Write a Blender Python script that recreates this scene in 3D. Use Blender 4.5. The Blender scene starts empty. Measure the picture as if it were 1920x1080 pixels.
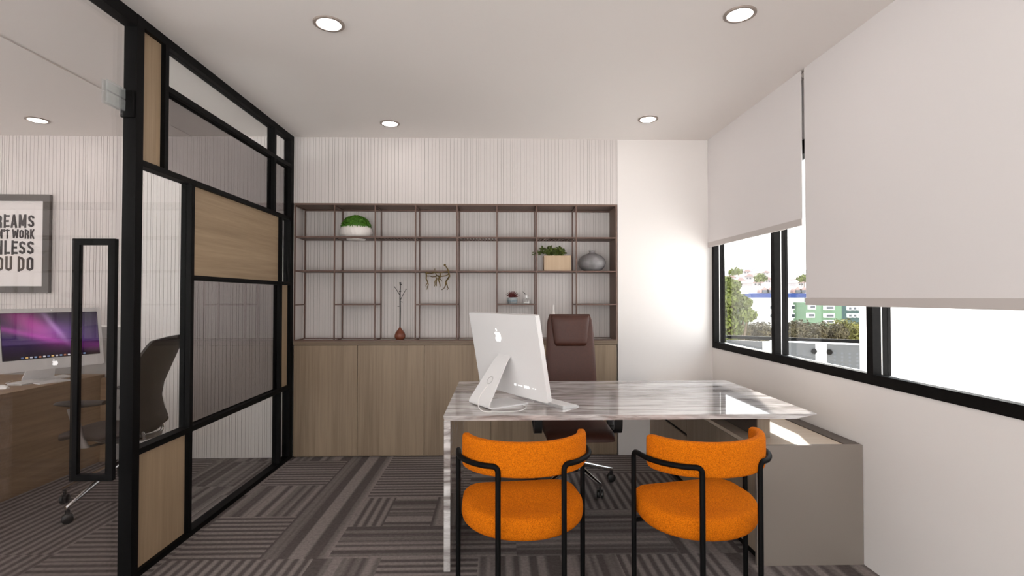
import bpy, bmesh, math, random
from mathutils import Vector, Matrix
random.seed(7)
PI = math.pi
SC = bpy.context.scene
COL = SC.collection

# ------------------------------------------------------------------ helpers
def lin(c):
    return tuple(((v/255)/12.92 if v/255 <= .04045 else ((v/255+.055)/1.055)**2.4) for v in c)

def box(bm, x0, x1, y0, y1, z0, z1, mi=0):
    v = [bm.verts.new(p) for p in ((x0,y0,z0),(x1,y0,z0),(x1,y1,z0),(x0,y1,z0),(x0,y0,z1),(x1,y0,z1),(x1,y1,z1),(x0,y1,z1))]
    fs = []
    for q in ((0,3,2,1),(4,5,6,7),(0,1,5,4),(1,2,6,5),(2,3,7,6),(3,0,4,7)):
        f = bm.faces.new([v[i] for i in q]); f.material_index = mi; fs.append(f)
    return v

def bev(bm, w=.004, seg=2):
    bmesh.ops.bevel(bm, geom=list(bm.edges), offset=w, segments=seg, profile=.6, affect='EDGES', clamp_overlap=True)
    return bm

def B(*boxes, bevel=0, seg=2):
    bm = bmesh.new()
    for b in boxes: box(bm, *b)
    if bevel: bev(bm, bevel, seg)
    return bm

def arcs(pts, r=.03, n=6):
    """round the corners of a polyline"""
    pts = [Vector(p) for p in pts]; out = [pts[0]]
    for i in range(1, len(pts)-1):
        a, b, c = pts[i-1], pts[i], pts[i+1]
        d1 = (a-b); d2 = (c-b)
        rr = min(r if not isinstance(r, (list, tuple)) else r[i-1], d1.length*.49, d2.length*.49)
        p, q = b+d1.normalized()*rr, b+d2.normalized()*rr
        for k in range(n+1):
            t = k/n; out.append(p*(1-t)**2+b*2*t*(1-t)+q*t*t)
    out.append(pts[-1]); return out

def tube(bm, pts, r, seg=10, cap=True):
    pts = [Vector(p) for p in pts]; n = len(pts)
    rad = r if isinstance(r, (list, tuple)) else [r]*n
    t0 = (pts[1]-pts[0]).normalized()
    ref = Vector((0,0,1)) if abs(t0.z) < .9 else Vector((1,0,0))
    u = t0.cross(ref).normalized(); rings = []
    for i, p in enumerate(pts):
        t = (pts[min(i+1,n-1)]-pts[max(i-1,0)]).normalized()
        u = (u-t*u.dot(t)).normalized(); w = t.cross(u)
        rings.append([bm.verts.new(p+(u*math.cos(2*PI*k/seg)+w*math.sin(2*PI*k/seg))*rad[i]) for k in range(seg)])
    for a, b in zip(rings, rings[1:]):
        for k in range(seg):
            bm.faces.new((a[k], a[(k+1)%seg], b[(k+1)%seg], b[k]))
    if cap:
        bm.faces.new(list(reversed(rings[0]))); bm.faces.new(rings[-1])
    return bm

def lathe(bm, prof, seg=32, c=(0,0,0), fn=None):
    rings = []
    for (r, z) in prof:
        ring = []
        for k in range(seg):
            a = 2*PI*k/seg; rr = r if fn is None else r*fn(a, z)
            ring.append(bm.verts.new((c[0]+rr*math.cos(a), c[1]+rr*math.sin(a), c[2]+z)))
        rings.append(ring)
    for a, b in zip(rings, rings[1:]):
        for k in range(seg): bm.faces.new((a[k], a[(k+1)%seg], b[(k+1)%seg], b[k]))
    bm.faces.new(list(reversed(rings[0]))); bm.faces.new(rings[-1])
    return bm

def prism(bm, pts, z0, z1, axis='z', mi=0):
    """closed 2D outline extruded; axis z: (x,y)->z ; axis x: (y,z)->x ; axis y: (x,z)->y"""
    def P(p, h):
        return (p[0],p[1],h) if axis == 'z' else (h,p[0],p[1]) if axis == 'x' else (p[0],h,p[1])
    a = [bm.verts.new(P(p, z0)) for p in pts]; b = [bm.verts.new(P(p, z1)) for p in pts]
    n = len(pts); fs = [bm.faces.new(list(reversed(a))), bm.faces.new(b)]
    for i in range(n): fs.append(bm.faces.new((a[i], a[(i+1)%n], b[(i+1)%n], b[i])))
    for f in fs: f.material_index = mi
    return bm

def loft(bm, rings, close=True, cap=True):
    R = [[bm.verts.new(p) for p in r] for r in rings]; n = len(R[0])
    for a, b in zip(R, R[1:]):
        for k in range(n if close else n-1): bm.faces.new((a[k], a[(k+1)%n], b[(k+1)%n], b[k]))
    if cap and close:
        bm.faces.new(list(reversed(R[0]))); bm.faces.new(R[-1])
    return bm

def obj(name, bm, mat=None, parent=None, loc=(0,0,0), rot=(0,0,0), smooth=False, label=None, angle=40):
    me = bpy.data.meshes.new(name)
    bmesh.ops.recalc_face_normals(bm, faces=bm.faces)
    if smooth:
        for f in bm.faces: f.smooth = True
        lim = math.radians(angle)
        for e in bm.edges:
            if len(e.link_faces) == 2 and e.calc_face_angle(0) > lim: e.smooth = False
    bm.to_mesh(me); bm.free()
    if mat is not None:
        for m in (mat if isinstance(mat, (list, tuple)) else [mat]): me.materials.append(m)
    o = bpy.data.objects.new(name, me); COL.objects.link(o)
    o.location = loc; o.rotation_euler = rot
    if parent is not None: o.parent = parent
    if label: o['label'] = label
    return o

def tag(o, label, cat, group=None, kind=None):
    o['label'] = label; o['category'] = cat
    if group: o['group'] = group
    if kind: o['kind'] = kind
    return o

def thing(name, label, cat, loc=(0,0,0), rz=0, group=None):
    o = bpy.data.objects.new(name, None); COL.objects.link(o)
    o.location = loc; o.rotation_euler = (0,0,rz); o.empty_display_size = .1
    return tag(o, label, cat, group)

def struct(name, bm, mat, parent=None, **k):
    o = obj(name, bm, mat, parent, **k)
    if parent is None: o['kind'] = 'structure'
    return o

def dup(root, loc, rz, label, group=None):
    r = root.copy(); COL.objects.link(r); r.location = loc; r.rotation_euler = (0,0,rz); r['label'] = label
    if group: r['group'] = group
    for ch in list(root.children):
        c = ch.copy(); COL.objects.link(c); c.parent = r
        for g in ch.children:
            d = g.copy(); COL.objects.link(d); d.parent = c
    return r

# ------------------------------------------------------------------ materials
def nt(name):
    m = bpy.data.materials.new(name); m.use_nodes = True
    t = m.node_tree; return m, t, t.nodes['Principled BSDF'], t.nodes['Material Output']

def node(t, kind, **k):
    n = t.nodes.new(kind)
    for a, v in k.items():
        if a.startswith('i_'):
            key = a[2:]; n.inputs[int(key) if key.isdigit() else key.replace('_', ' ')].default_value = v
        else: setattr(n, a, v)
    return n

def plain(name, rgb, rough=.5, metal=0, emit=0, noise=0, nscale=40, bump=0, spec=.5, sheen=0):
    m, t, b, o = nt(name); c = lin(rgb)
    b.inputs['Base Color'].default_value = (*c, 1); b.inputs['Roughness'].default_value = rough
    b.inputs['Metallic'].default_value = metal; b.inputs['Specular IOR Level'].default_value = spec
    if sheen: b.inputs['Sheen Weight'].default_value = sheen
    if emit:
        b.inputs['Emission Color'].default_value = (*c, 1); b.inputs['Emission Strength'].default_value = emit
    if noise or bump:
        tc = node(t, 'ShaderNodeTexCoord'); n = node(t, 'ShaderNodeTexNoise', i_Scale=nscale, i_Detail=5.)
        t.links.new(tc.outputs['Object'], n.inputs['Vector'])
        if noise:
            r = node(t, 'ShaderNodeValToRGB'); e = r.color_ramp.elements
            e[0].position = .3; e[1].position = .7
            e[0].color = (*[v*(1-noise) for v in c], 1); e[1].color = (*[min(1, v*(1+noise)) for v in c], 1)
            t.links.new(n.outputs['Fac'], r.inputs['Fac']); t.links.new(r.outputs['Color'], b.inputs['Base Color'])
        if bump:
            bp = node(t, 'ShaderNodeBump', i_Strength=bump, i_Distance=.002)
            t.links.new(n.outputs['Fac'], bp.inputs['Height']); t.links.new(bp.outputs['Normal'], b.inputs['Normal'])
    return m

def wood(name, c1, c2, axis='z', rough=.5, scale=1.0, lines=1.0):
    """grain running along the given axis"""
    m, t, b, o = nt(name)
    tc = node(t, 'ShaderNodeTexCoord'); mp = node(t, 'ShaderNodeMapping')
    s = {'z': (60, 60, 1.6), 'y': (60, 1.6, 60), 'x': (1.6, 60, 60)}[axis]
    mp.inputs['Scale'].default_value = tuple(v*scale for v in s)
    n1 = node(t, 'ShaderNodeTexNoise', i_Scale=1., i_Detail=6., i_Roughness=.65)
    mp2 = node(t, 'ShaderNodeMapping'); mp2.inputs['Scale'].default_value = tuple(v*scale/9 if v > 2 else v*.35 for v in s)
    n2 = node(t, 'ShaderNodeTexNoise', i_Scale=1., i_Detail=3., i_Distortion=.6)
    mx = node(t, 'ShaderNodeMath', operation='MULTIPLY_ADD'); mx.inputs[1].default_value = .55*lines
    ml = node(t, 'ShaderNodeMath', operation='MULTIPLY'); ml.inputs[1].default_value = .45
    r = node(t, 'ShaderNodeValToRGB'); e = r.color_ramp.elements
    e[0].position = .34; e[1].position = .66; e[0].color = (*lin(c1), 1); e[1].color = (*lin(c2), 1)
    L = t.links.new
    L(tc.outputs['Object'], mp.inputs['Vector']); L(tc.outputs['Object'], mp2.inputs['Vector'])
    L(mp.outputs['Vector'], n1.inputs['Vector']); L(mp2.outputs['Vector'], n2.inputs['Vector'])
    L(n2.outputs['Fac'], ml.inputs[0]); L(n1.outputs['Fac'], mx.inputs[0]); L(ml.outputs[0], mx.inputs[2])
    L(mx.outputs[0], r.inputs['Fac']); L(r.outputs['Color'], b.inputs['Base Color'])
    b.inputs['Roughness'].default_value = rough
    bp = node(t, 'ShaderNodeBump', i_Strength=.15, i_Distance=.001)
    L(n1.outputs['Fac'], bp.inputs['Height']); L(bp.outputs['Normal'], b.inputs['Normal'])
    return m

def glass(name, tint=(1,1,1), f0=.04, haze=0, gain=.96):
    """pane glass: see-through, mirror part from Schlick's law, both faces alike"""
    m, t, b, o = nt(name); t.nodes.remove(b); L = t.links.new
    g = node(t, 'ShaderNodeNewGeometry'); d = node(t, 'ShaderNodeVectorMath', operation='DOT_PRODUCT')
    L(g.outputs['Normal'], d.inputs[0]); L(g.outputs['Incoming'], d.inputs[1])
    a = node(t, 'ShaderNodeMath', operation='ABSOLUTE'); L(d.outputs['Value'], a.inputs[0])
    s = node(t, 'ShaderNodeMath', operation='SUBTRACT'); s.inputs[0].default_value = 1; L(a.outputs[0], s.inputs[1])
    p = node(t, 'ShaderNodeMath', operation='POWER'); p.inputs[1].default_value = 5; L(s.outputs[0], p.inputs[0])
    q = node(t, 'ShaderNodeMath', operation='MULTIPLY_ADD'); q.inputs[1].default_value = gain; q.inputs[2].default_value = f0
    L(p.outputs[0], q.inputs[0])
    tr = node(t, 'ShaderNodeBsdfTransparent'); tr.inputs['Color'].default_value = (*tint, 1)
    gl = node(t, 'ShaderNodeBsdfGlossy'); gl.inputs['Roughness'].default_value = 0
    mx = node(t, 'ShaderNodeMixShader'); L(q.outputs[0], mx.inputs['Fac']); L(tr.outputs[0], mx.inputs[1]); L(gl.outputs[0], mx.inputs[2])
    out = mx
    if haze:
        df = node(t, 'ShaderNodeBsdfDiffuse'); df.inputs['Color'].default_value = (.8,.82,.82,1)
        m2 = node(t, 'ShaderNodeMixShader'); m2.inputs['Fac'].default_value = haze
        L(mx.outputs[0], m2.inputs[1]); L(df.outputs[0], m2.inputs[2]); out = m2
    L(out.outputs[0], o.inputs['Surface'])
    return m

def carpet(name, regular):
    m, t, b, o = nt(name); L = t.links.new
    uv = node(t, 'ShaderNodeUVMap'); uv.uv_map = 'UVMap'
    sp = node(t, 'ShaderNodeSeparateXYZ'); L(uv.outputs['UV'], sp.inputs[0])
    # v: across the stripes (metres)
    if regular:
        w = node(t, 'ShaderNodeMath', operation='MULTIPLY'); w.inputs[1].default_value = 2*PI/.054; L(sp.outputs['Y'], w.inputs[0])
        s = node(t, 'ShaderNodeMath', operation='SINE'); L(w.outputs[0], s.inputs[0])
        f = node(t, 'ShaderNodeMath', operation='MULTIPLY_ADD'); f.inputs[1].default_value = .5; f.inputs[2].default_value = .5; L(s.outputs[0], f.inputs[0])
        fac = f.outputs[0]; pos = (.15, .85)
    else:
        cb = node(t, 'ShaderNodeCombineXYZ'); L(sp.outputs['Y'], cb.inputs['X'])
        n = node(t, 'ShaderNodeTexNoise', noise_dimensions='2D', i_Scale=12., i_Detail=1.5, i_Roughness=.6); L(cb.outputs[0], n.inputs['Vector'])
        fac = n.outputs['Fac']; pos = (.43, .57)
    r = node(t, 'ShaderNodeValToRGB'); e = r.color_ramp.elements
    e[0].position, e[1].position = pos
    e[0].color = (*lin(CARPET_D), 1); e[1].color = (*lin(CARPET_L), 1); L(fac, r.inputs['Fac'])
    tc = node(t, 'ShaderNodeTexCoord'); n2 = node(t, 'ShaderNodeTexNoise', i_Scale=55., i_Detail=8., i_Roughness=.75); L(tc.outputs['Object'], n2.inputs['Vector'])
    mr = node(t, 'ShaderNodeMapRange'); mr.inputs['From Min'].default_value = .3; mr.inputs['From Max'].default_value = .7
    mr.inputs['To Min'].default_value = .72; mr.inputs['To Max'].default_value = 1.28; L(n2.outputs['Fac'], mr.inputs['Value'])
    mu = node(t, 'ShaderNodeVectorMath', operation='SCALE'); L(r.outputs['Color'], mu.inputs[0]); L(mr.outputs[0], mu.inputs['Scale'])
    L(mu.outputs[0], b.inputs['Base Color'])
    b.inputs['Roughness'].default_value = .95; b.inputs['Specular IOR Level'].default_value = .1
    bp = node(t, 'ShaderNodeBump', i_Strength=.5, i_Distance=.004); L(n2.outputs['Fac'], bp.inputs['Height']); L(bp.outputs['Normal'], b.inputs['Normal'])
    return m

def marble(name):
    m, t, b, o = nt(name); L = t.links.new
    tc = node(t, 'ShaderNodeTexCoord')
    def streak(sc, detail, dist, rot=0):
        mp = node(t, 'ShaderNodeMapping'); mp.inputs['Scale'].default_value = sc; mp.inputs['Rotation'].default_value = (0,0,rot)
        n = node(t, 'ShaderNodeTexNoise', i_Scale=1., i_Detail=detail, i_Roughness=.62, i_Distortion=dist)
        L(tc.outputs['Object'], mp.inputs['Vector']); L(mp.outputs['Vector'], n.inputs['Vector']); return n.outputs['Fac']
    a = streak((1.5, 13, 9), 9., 1.6, .16); c = streak((4, 60, 30), 6., .9, .10); d = streak((1.0, 2.6, 2), 3., .8, -.2)
    def ramp(f, p0, p1, c0, c1):
        r = node(t, 'ShaderNodeValToRGB'); e = r.color_ramp.elements; e[0].position = p0; e[1].position = p1
        e[0].color = (*c0, 1); e[1].color = (*c1, 1); L(f, r.inputs['Fac']); return r.outputs['Color']
    base = ramp(a, .36, .60, lin((142,132,128)), lin((230,226,224)))
    fine = ramp(c, .36, .52, (.50,.47,.46), (1,1,1)); patch = ramp(d, .38, .56, (.74,.72,.71), (1,1,1))
    def mul(x, y, f):
        mx = node(t, 'ShaderNodeMix', data_type='RGBA', blend_type='MULTIPLY'); mx.inputs['Factor'].default_value = f
        L(x, mx.inputs['A']); L(y, mx.inputs['B']); return mx.outputs['Result']
    L(mul(mul(base, fine, .75), patch, .8), b.inputs['Base Color'])
    b.inputs['Roughness'].default_value = .045; b.inputs['Specular IOR Level'].default_value = .85
    return m

def fabric(name, c1, c2, scale=260):
    m, t, b, o = nt(name); L = t.links.new
    tc = node(t, 'ShaderNodeTexCoord'); n = node(t, 'ShaderNodeTexNoise', i_Scale=float(scale), i_Detail=3.)
    w = node(t, 'ShaderNodeTexVoronoi', i_Scale=scale*1.3); L(tc.outputs['Object'], n.inputs['Vector']); L(tc.outputs['Object'], w.inputs['Vector'])
    r = node(t, 'ShaderNodeValToRGB'); e = r.color_ramp.elements; e[0].position = .33; e[1].position = .62
    e[0].color = (*lin(c1), 1); e[1].color = (*lin(c2), 1); L(n.outputs['Fac'], r.inputs['Fac']); L(r.outputs['Color'], b.inputs['Base Color'])
    b.inputs['Roughness'].default_value = .95; b.inputs['Specular IOR Level'].default_value = .1
    bp = node(t, 'ShaderNodeBump', i_Strength=.7, i_Distance=.003); L(w.outputs['Distance'], bp.inputs['Height']); L(bp.outputs['Normal'], b.inputs['Normal'])
    return m

CARPET_D = (92,85,83); CARPET_L = (138,129,126)
M = {}
M['wall'] = plain('white wall paint', (226,221,218), .85, bump=.05, nscale=120)
M['ceiling'] = plain('ceiling paint', (231,225,221), .9)
M['slat'] = plain('white slatted panelling', (208,201,198), .6)
M['slat groove shade'] = plain('painted shade in the slat gaps', (172,165,161), .9)  # groove shade painted as a darker colour on the groove bottoms
M['grey screen'] = plain('grey felt screen', (150,146,144), .95, bump=.3, nscale=300)
M['black'] = plain('black powder coat', (9,8,8), .6, noise=.15, nscale=60, spec=.12)
M['window black'] = plain('dark window frame', (15,13,12), .65, noise=.35, nscale=30, spec=.1)
M['gasket'] = plain('white window track', (235,232,228), .5)
M['oak z'] = wood('light oak upright grain', (142,120,95), (172,149,121), 'z')
M['oak y'] = wood('light oak level grain', (142,120,95), (174,151,122), 'y')
M['cab'] = wood('oak cabinet fronts', (122,103,82), (152,131,108), 'z', lines=1.1)
M['cab edge'] = wood('oak worktop', (110,92,74), (138,118,98), 'x')
M['desk oak'] = wood('tan oak desk', (128,103,78), (158,131,104), 'y')
M['desk oak x'] = wood('tan oak desk end', (128,103,78), (158,131,104), 'x')
M['top oak'] = wood('pale oak top', (196,178,158), (218,203,186), 'x', rough=.35)
M['side oak'] = wood('grey oak storage door', (132,116,100), (158,142,126), 'z')
M['taupe'] = plain('taupe lacquer', (136,126,118), .4)
M['taupe dark'] = plain('dark taupe lacquer', (84,74,68), .45)
M['bronze'] = plain('bronze brown metal', (98,72,62), .5, metal=.05, noise=.12, nscale=80)
M['bronze panel'] = plain('bronze brown panel', (112,90,79), .6, noise=.08, nscale=60)
M['marble'] = marble('streaked grey marble')
M['orange'] = fabric('orange boucle', (180,87,5), (224,121,14))
M['leather'] = plain('brown leather', (72,38,27), .5, noise=.1, nscale=70, bump=.25)
M['chrome'] = plain('polished chrome', (215,215,215), .12, metal=1)
M['dark plastic'] = plain('dark grey plastic', (40,38,37), .45)
M['caster'] = plain('dark caster', (34,32,31), .4)
M['mesh black'] = plain('brown black mesh', (44,37,34), .7)
M['seat dark'] = plain('dark brown seat cloth', (58,48,44), .9)
M['arm grey'] = plain('grey plastic', (122,114,110), .4)
M['apple white'] = plain('white computer shell', (226,224,224), .28)
M['logo white'] = plain('white logo with painted glow', (255,255,255), .2, emit=.6)  # painted glow: logo, ports and camera dot emit but are no lamps
M['screen black'] = plain('black screen edge', (14,13,15), .15)
M['keycap'] = plain('white keycaps', (236,234,232), .4)
M['alu'] = plain('silver aluminium', (205,203,202), .3, metal=.4)
M['cord'] = plain('white cable', (235,232,230), .4)
M['glass'] = glass('clear pane', (.97,.98,.98), .045)
M['glass door'] = glass('clear door pane', (.905,.895,.895), .07)
M['glass grey'] = glass('grey tinted pane', (.60,.585,.585), .05)
M['clamp glass'] = glass('frosted glass clamp', (.9,.92,.92), .12, haze=.14)
M['jar glass'] = glass('clear jar glass', (.98,.98,.98), .06, gain=.5, haze=.03)
M['blind'] = plain('white roller blind cloth', (219,214,213), .9, bump=.05, nscale=400)
M['blind bar'] = plain('light grey blind bar', (190,182,178), .6)
M['pot white'] = plain('white ceramic', (232,226,222), .45)
M['leaf'] = plain('bright green leaves', (72,124,22), .6, noise=.35, nscale=50)
M['leaf dark'] = plain('dark ivy leaves', (72,84,30), .5, noise=.4, nscale=60)
M['succulent'] = plain('dark red succulent', (92,36,34), .5, noise=.3, nscale=60)
M['blue pot'] = plain('blue grey glazed pot', (148,154,156), .5)
M['blue pot dark'] = plain('darker blue band', (112,128,136), .5)
M['vase grey'] = plain('mottled grey ceramic', (122,119,120), .5, noise=.35, nscale=14)
M['terracotta'] = plain('red brown wood bulb', (118,62,42), .4, noise=.25, nscale=40)
M['stem dark'] = plain('dark stem', (54,50,50), .5)
M['brass'] = plain('aged brass', (100,82,48), .4, metal=.8, noise=.5, nscale=40)
M['box oak'] = wood('tan planter wood', (168,142,114), (192,168,140), 'z')
M['soil'] = plain('soil', (50,38,28), 1)
M['lamp ring'] = plain('brown grey lamp ring', (150,137,129), .6)
M['diffuser'] = plain('lamp diffuser', (255,247,243), .5, emit=23)
M['poster frame'] = plain('dark grey poster frame', (72,64,60), .5)
M['paper'] = plain('white poster paper', (226,220,218), .7)
M['ink'] = plain('dark poster ink', (48,42,44), .7)
# outdoors
M['tree leaf'] = plain('yellow green tree leaves', (88,96,34), .7, noise=.35, nscale=6)
M['bush leaf'] = plain('olive bush leaves', (70,62,38), .8, noise=.35, nscale=6)
M['bush leaf 2'] = plain('green bush leaves', (98,94,36), .8, noise=.35, nscale=6)
M['bark'] = plain('bark', (90,76,60), .9)
M['out white'] = plain('white outdoor render', (250,248,244), .8)
M['out green'] = plain('pale green outdoor render', (98,124,98), .8)
M['out teal'] = plain('teal outdoor render', (56,76,74), .8)
M['out blue'] = plain('blue roof band', (12,46,108), .6)
M['out window'] = plain('dark outdoor panes', (62,66,72), .3)
M['out roof'] = plain('pinkish roof', (150,124,118), .8)
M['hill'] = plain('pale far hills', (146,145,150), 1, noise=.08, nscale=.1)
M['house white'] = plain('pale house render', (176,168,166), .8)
M['ground out'] = plain('pale ground', (205,200,192), 1)
M['rail dark'] = plain('dark grey handrail', (12,13,14), .8, spec=.05)
M['panel grey'] = plain('perforated grey panel', (58,60,62), .6)

# ------------------------------------------------------------------ dimensions (metres)
WY = 4.42; CZ = 2.71; WX = 1.85; PX = -1.73
LX = -6.0; RY = -2.2

# ------------------------------------------------------------------ floor: carpet planks
def make_floor():
    X = [LX, WX+.02]; Y = [RY, WY+.3]
    T = []   # explicit rectangles: x0,x1,y0,y1,dir('x'/'y'),regular
    T += [(-1.235,-.88,2.72,4.8,'y',0), (-1.70,-1.235,3.77,4.33,'x',1), (-1.70,-1.235,4.33,4.8,'y',0), (-1.70,-1.235,3.245,3.77,'y',0),
          (-1.70,-1.235,2.72,3.245,'x',1), (-.88,-.20,3.53,4.8,'x',1), (-.88,-.68,3.09,3.53,'y',1), (-.68,-.40,3.09,3.53,'x',0),
          (-.40,-.20,3.09,3.53,'y',0), (-.88,.10,2.72,3.09,'x',0), (-.20,.45,3.6,4.8,'x',0), (.45,1.3,3.97,4.8,'x',1), (.45,1.3,3.3,3.97,'y',1), (-.20,.45,3.09,3.6,'y',0),
          (.10,.95,2.72,3.3,'x',0), (.95,1.3,2.72,3.3,'y',0), (-1.70,-.95,2.2,2.72,'y',1), (-.95,-.60,2.2,2.72,'y',0), (-.60,-.10,2.2,2.72,'x',1),
          (-.10,.62,2.2,2.72,'y',0), (.62,1.15,2.2,2.72,'y',1), (1.15,1.87,2.2,2.72,'y',0),
          (-2.32,-1.88,3.77,4.33,'y',0),(-2.9,-2.32,3.5,4.33,'x',1), (-2.9,-2.32,2.8,3.5,'y',1),(-2.32,-1.88,3.245,3.77,'y',0),(-2.32,-1.88,2.72,3.245,'x',1),
          (-4,-2.32,2.2,2.8,'y',1),(-3.4,-2.9,2.8,4.33,'y',1),(-2.32,-1.7,2.2,2.72,'x',1)]
    for r in T: X += [r[0], r[1]]; Y += [r[2], r[3]]
    x = LX
    while x < WX: X.append(x); x += .525
    y = RY
    while y < 2.2: Y.append(y); y += .525
    X = sorted(set(round(v, 3) for v in X if LX <= v <= WX+.02)); Y = sorted(set(round(v, 3) for v in Y if v <= WY+.3))
    bm = bmesh.new(); uvl = bm.loops.layers.uv.new('UVMap'); V = {}
    def vert(a, b):
        if (a, b) not in V: V[(a, b)] = bm.verts.new((a, b, 0))
        return V[(a, b)]
    for i in range(len(X)-1):
        for j in range(len(Y)-1):
            cx, cy = (X[i]+X[i+1])/2, (Y[j]+Y[j+1])/2
            hit = None
            for k, r in enumerate(T):
                if r[0] < cx < r[1] and r[2] < cy < r[3]: hit = (r[4], r[5], k*.37, r[0], r[2]); break
            if hit is None:
                a, b = int((cx+10)//.525), int((cy+10)//.525); h = (a*7349+b*9151+a*b*13) % 97
                hit = ('x' if h % 2 else 'y', (h//2) % 2, h*.113, 0, 0)
            f = bm.faces.new([vert(X[i],Y[j]), vert(X[i+1],Y[j]), vert(X[i+1],Y[j+1]), vert(X[i],Y[j+1])])
            f.material_index = 0 if hit[1] else 1
            for lp in f.loops:
                px, py, _ = lp.vert.co
                lp[uvl].uv = (px, py+hit[2]*3) if hit[0] == 'x' else (py, px+hit[2]*3)
    o = struct('floor', bm, [carpet('striped carpet even', True), carpet('striped carpet uneven', False)])
    return o
make_floor()

# ------------------------------------------------------------------ ceiling, walls
bm = bmesh.new()
box(bm, -2.585, WX+.095, RY, WY+.4, CZ, CZ+.12)
struct('ceiling', bm, M['ceiling'])
struct('ceiling_left_room', B((LX, -2.585, RY, WY+.4, CZ-.006, CZ+.12)), M['ceiling'])

# back wall: plain part to the right of the shelving, backing behind the niche
N0, N1 = -1.725, 1.027
bm = bmesh.new()
box(bm, N1+.004, WX+.095, WY, WY+.4, 0, CZ)
box(bm, LX-.1, N1+.004, WY+.30, WY+.4, 0, CZ)        # behind everything
struct('wall_back', bm, M['wall'])

def slatted(name, x0, x1, z0, z1, y, pitch=.031, gap=.0026, dep=.0030, back=.25):
    pts = [(x0, y+back)]; x = x0; rnd = random.Random(3)
    while x < x1-.002:
        w = pitch*rnd.choice((1, 1, 1, 1, .6)); e = min(x+w, x1)
        pts += [(x, y), (e-gap, y), (e-gap, y+dep), (e, y+dep)]; x = e
    pts += [(x1, y+back)]
    bm = bmesh.new(); prism(bm, pts, z0, z1); bmesh.ops.recalc_face_normals(bm, faces=bm.faces)
    for f in bm.faces:
        if f.normal.y < -.9 and f.calc_center_median().y > y+dep*.5: f.material_index = 1
    return struct(name, bm, [M['slat'], M['slat groove shade']])
slatted('wall_back_slats_upper', N0-.02, N1+.004, 2.148, CZ, WY, back=.30)
slatted('wall_back_slats_left', LX, N0-.02, 0, CZ, WY+.004, back=.29)
# niche: slatted rear face
o = slatted('wall_niche', N0-.02, N1+.004, .98, 2.148, WY+.262, back=.03)
struct('wall_niche_base', B((N0-.02, N1+.004, WY+.19, WY+.30, 0, .978)), M['wall'])
# other walls
struct('wall_left', B((LX-.1, LX, 3.8, WY+.4, 0, CZ), (LX-.1, LX, 1.1, 1.4, 0, CZ), (LX-.1, LX, 1.4, 3.8, 0, 1.2), (LX-.1, LX, 1.4, 3.8, 2.1, CZ), (LX-.1, LX, RY, -2.1, 0, CZ), (LX-.1, LX, -2.1, 1.1, 2.6, CZ)), M['wall'])
struct('added_window_3', B((LX-.06, LX-.05, -2.1, 1.1, 0, 2.6)), M['glass'])  # unseen glazing added so daylight reaches the right wall
struct('added_window_4', B((LX-.06, LX-.05, 1.4, 3.8, 1.2, 2.1)), M['glass'])  # unseen left office opening, added to brighten the right wall
# wall behind the camera, with a wide unseen glazed opening added as daylight fill
struct('wall_rear', B((LX, -4.6, RY-.1, RY, 0, CZ), (1.4, WX+.2, RY-.1, RY, 0, CZ), (-4.6, 1.4, RY-.1, RY, 2.45, CZ), (-4.6, 1.4, RY-.1, RY, 0, .12), (-1.7, -1.5, RY-.1, RY, .12, 2.45)), M['wall'])
struct('added_window_2', B((-4.6, -1.7, RY-.06, RY-.05, .12, 2.45), (-1.5, 1.4, RY-.06, RY-.05, .12, 2.45)), M['glass'])

# right wall with the strip window
WZ0, WZ1 = .917, 2.302; WYA, WYB = .66, 4.405
struct('wall_right', B((WX, WX+.095, RY, WY, 0, WZ0), (WX, WX+.095, RY, WY, WZ1, CZ), (WX, WX+.095, RY, WYA, WZ0, WZ1), (WX, WX+.095, WYB, WY, WZ0, WZ1)), M['wall'])

def window():
    root = bpy.data.objects.new('window_1', None); COL.objects.link(root); root['kind'] = 'structure'
    root.location = (WX, 2.5, WZ0)
    def P(name, bm, m):
        bmesh.ops.translate(bm, verts=bm.verts, vec=(-WX, -2.5, -WZ0)); return obj(name, bm, m, root)
    bars = [WYB-.044, 3.40, 2.50, 1.60, WYA]
    xf0, xf1 = WX-.006, WX+.036
    P('window_frame', B((xf0, xf1, WYA, WYB, WZ0, .969), (xf0, xf1, WYA, WYB, 2.215, WZ1), (xf0, xf1, bars[0], WYB, .969, 2.215), (xf0, xf1, WYA, WYA+.044, .969, 2.215)), M['window black'])
    for y in bars[1:-1]: P('mullion', B((xf0, xf1, y, y+.044, .969, 2.215)), M['window black'])
    for y in bars:
        P('sash_bar', B((WX+.044, WX+.086, y, y+.044, .962, 2.215)), M['window black'])
        P('gasket', B((xf1+.0005, WX+.0435, y+.002, y+.046 if y < 4.3 else y+.040, .962, 2.215)), M['gasket'])
    P('track', B((xf1+.0005, WX+.095, WYA, WYB, WZ0, .955), (WX+.05, WX+.06, WYA, WYB, .955, .962), (WX+.075, WX+.085, WYA, WYB, .955, .962)), M['gasket'])
    P('sash_head', B((WX+.044, WX+.086, WYA, WYB, 2.218, WZ1)), M['window black'])
    for a, b in zip(bars[1:], bars): P('pane', B((WX+.066, WX+.070, a+.044, b, .962, 2.216)), M['glass'])
window()

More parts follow.
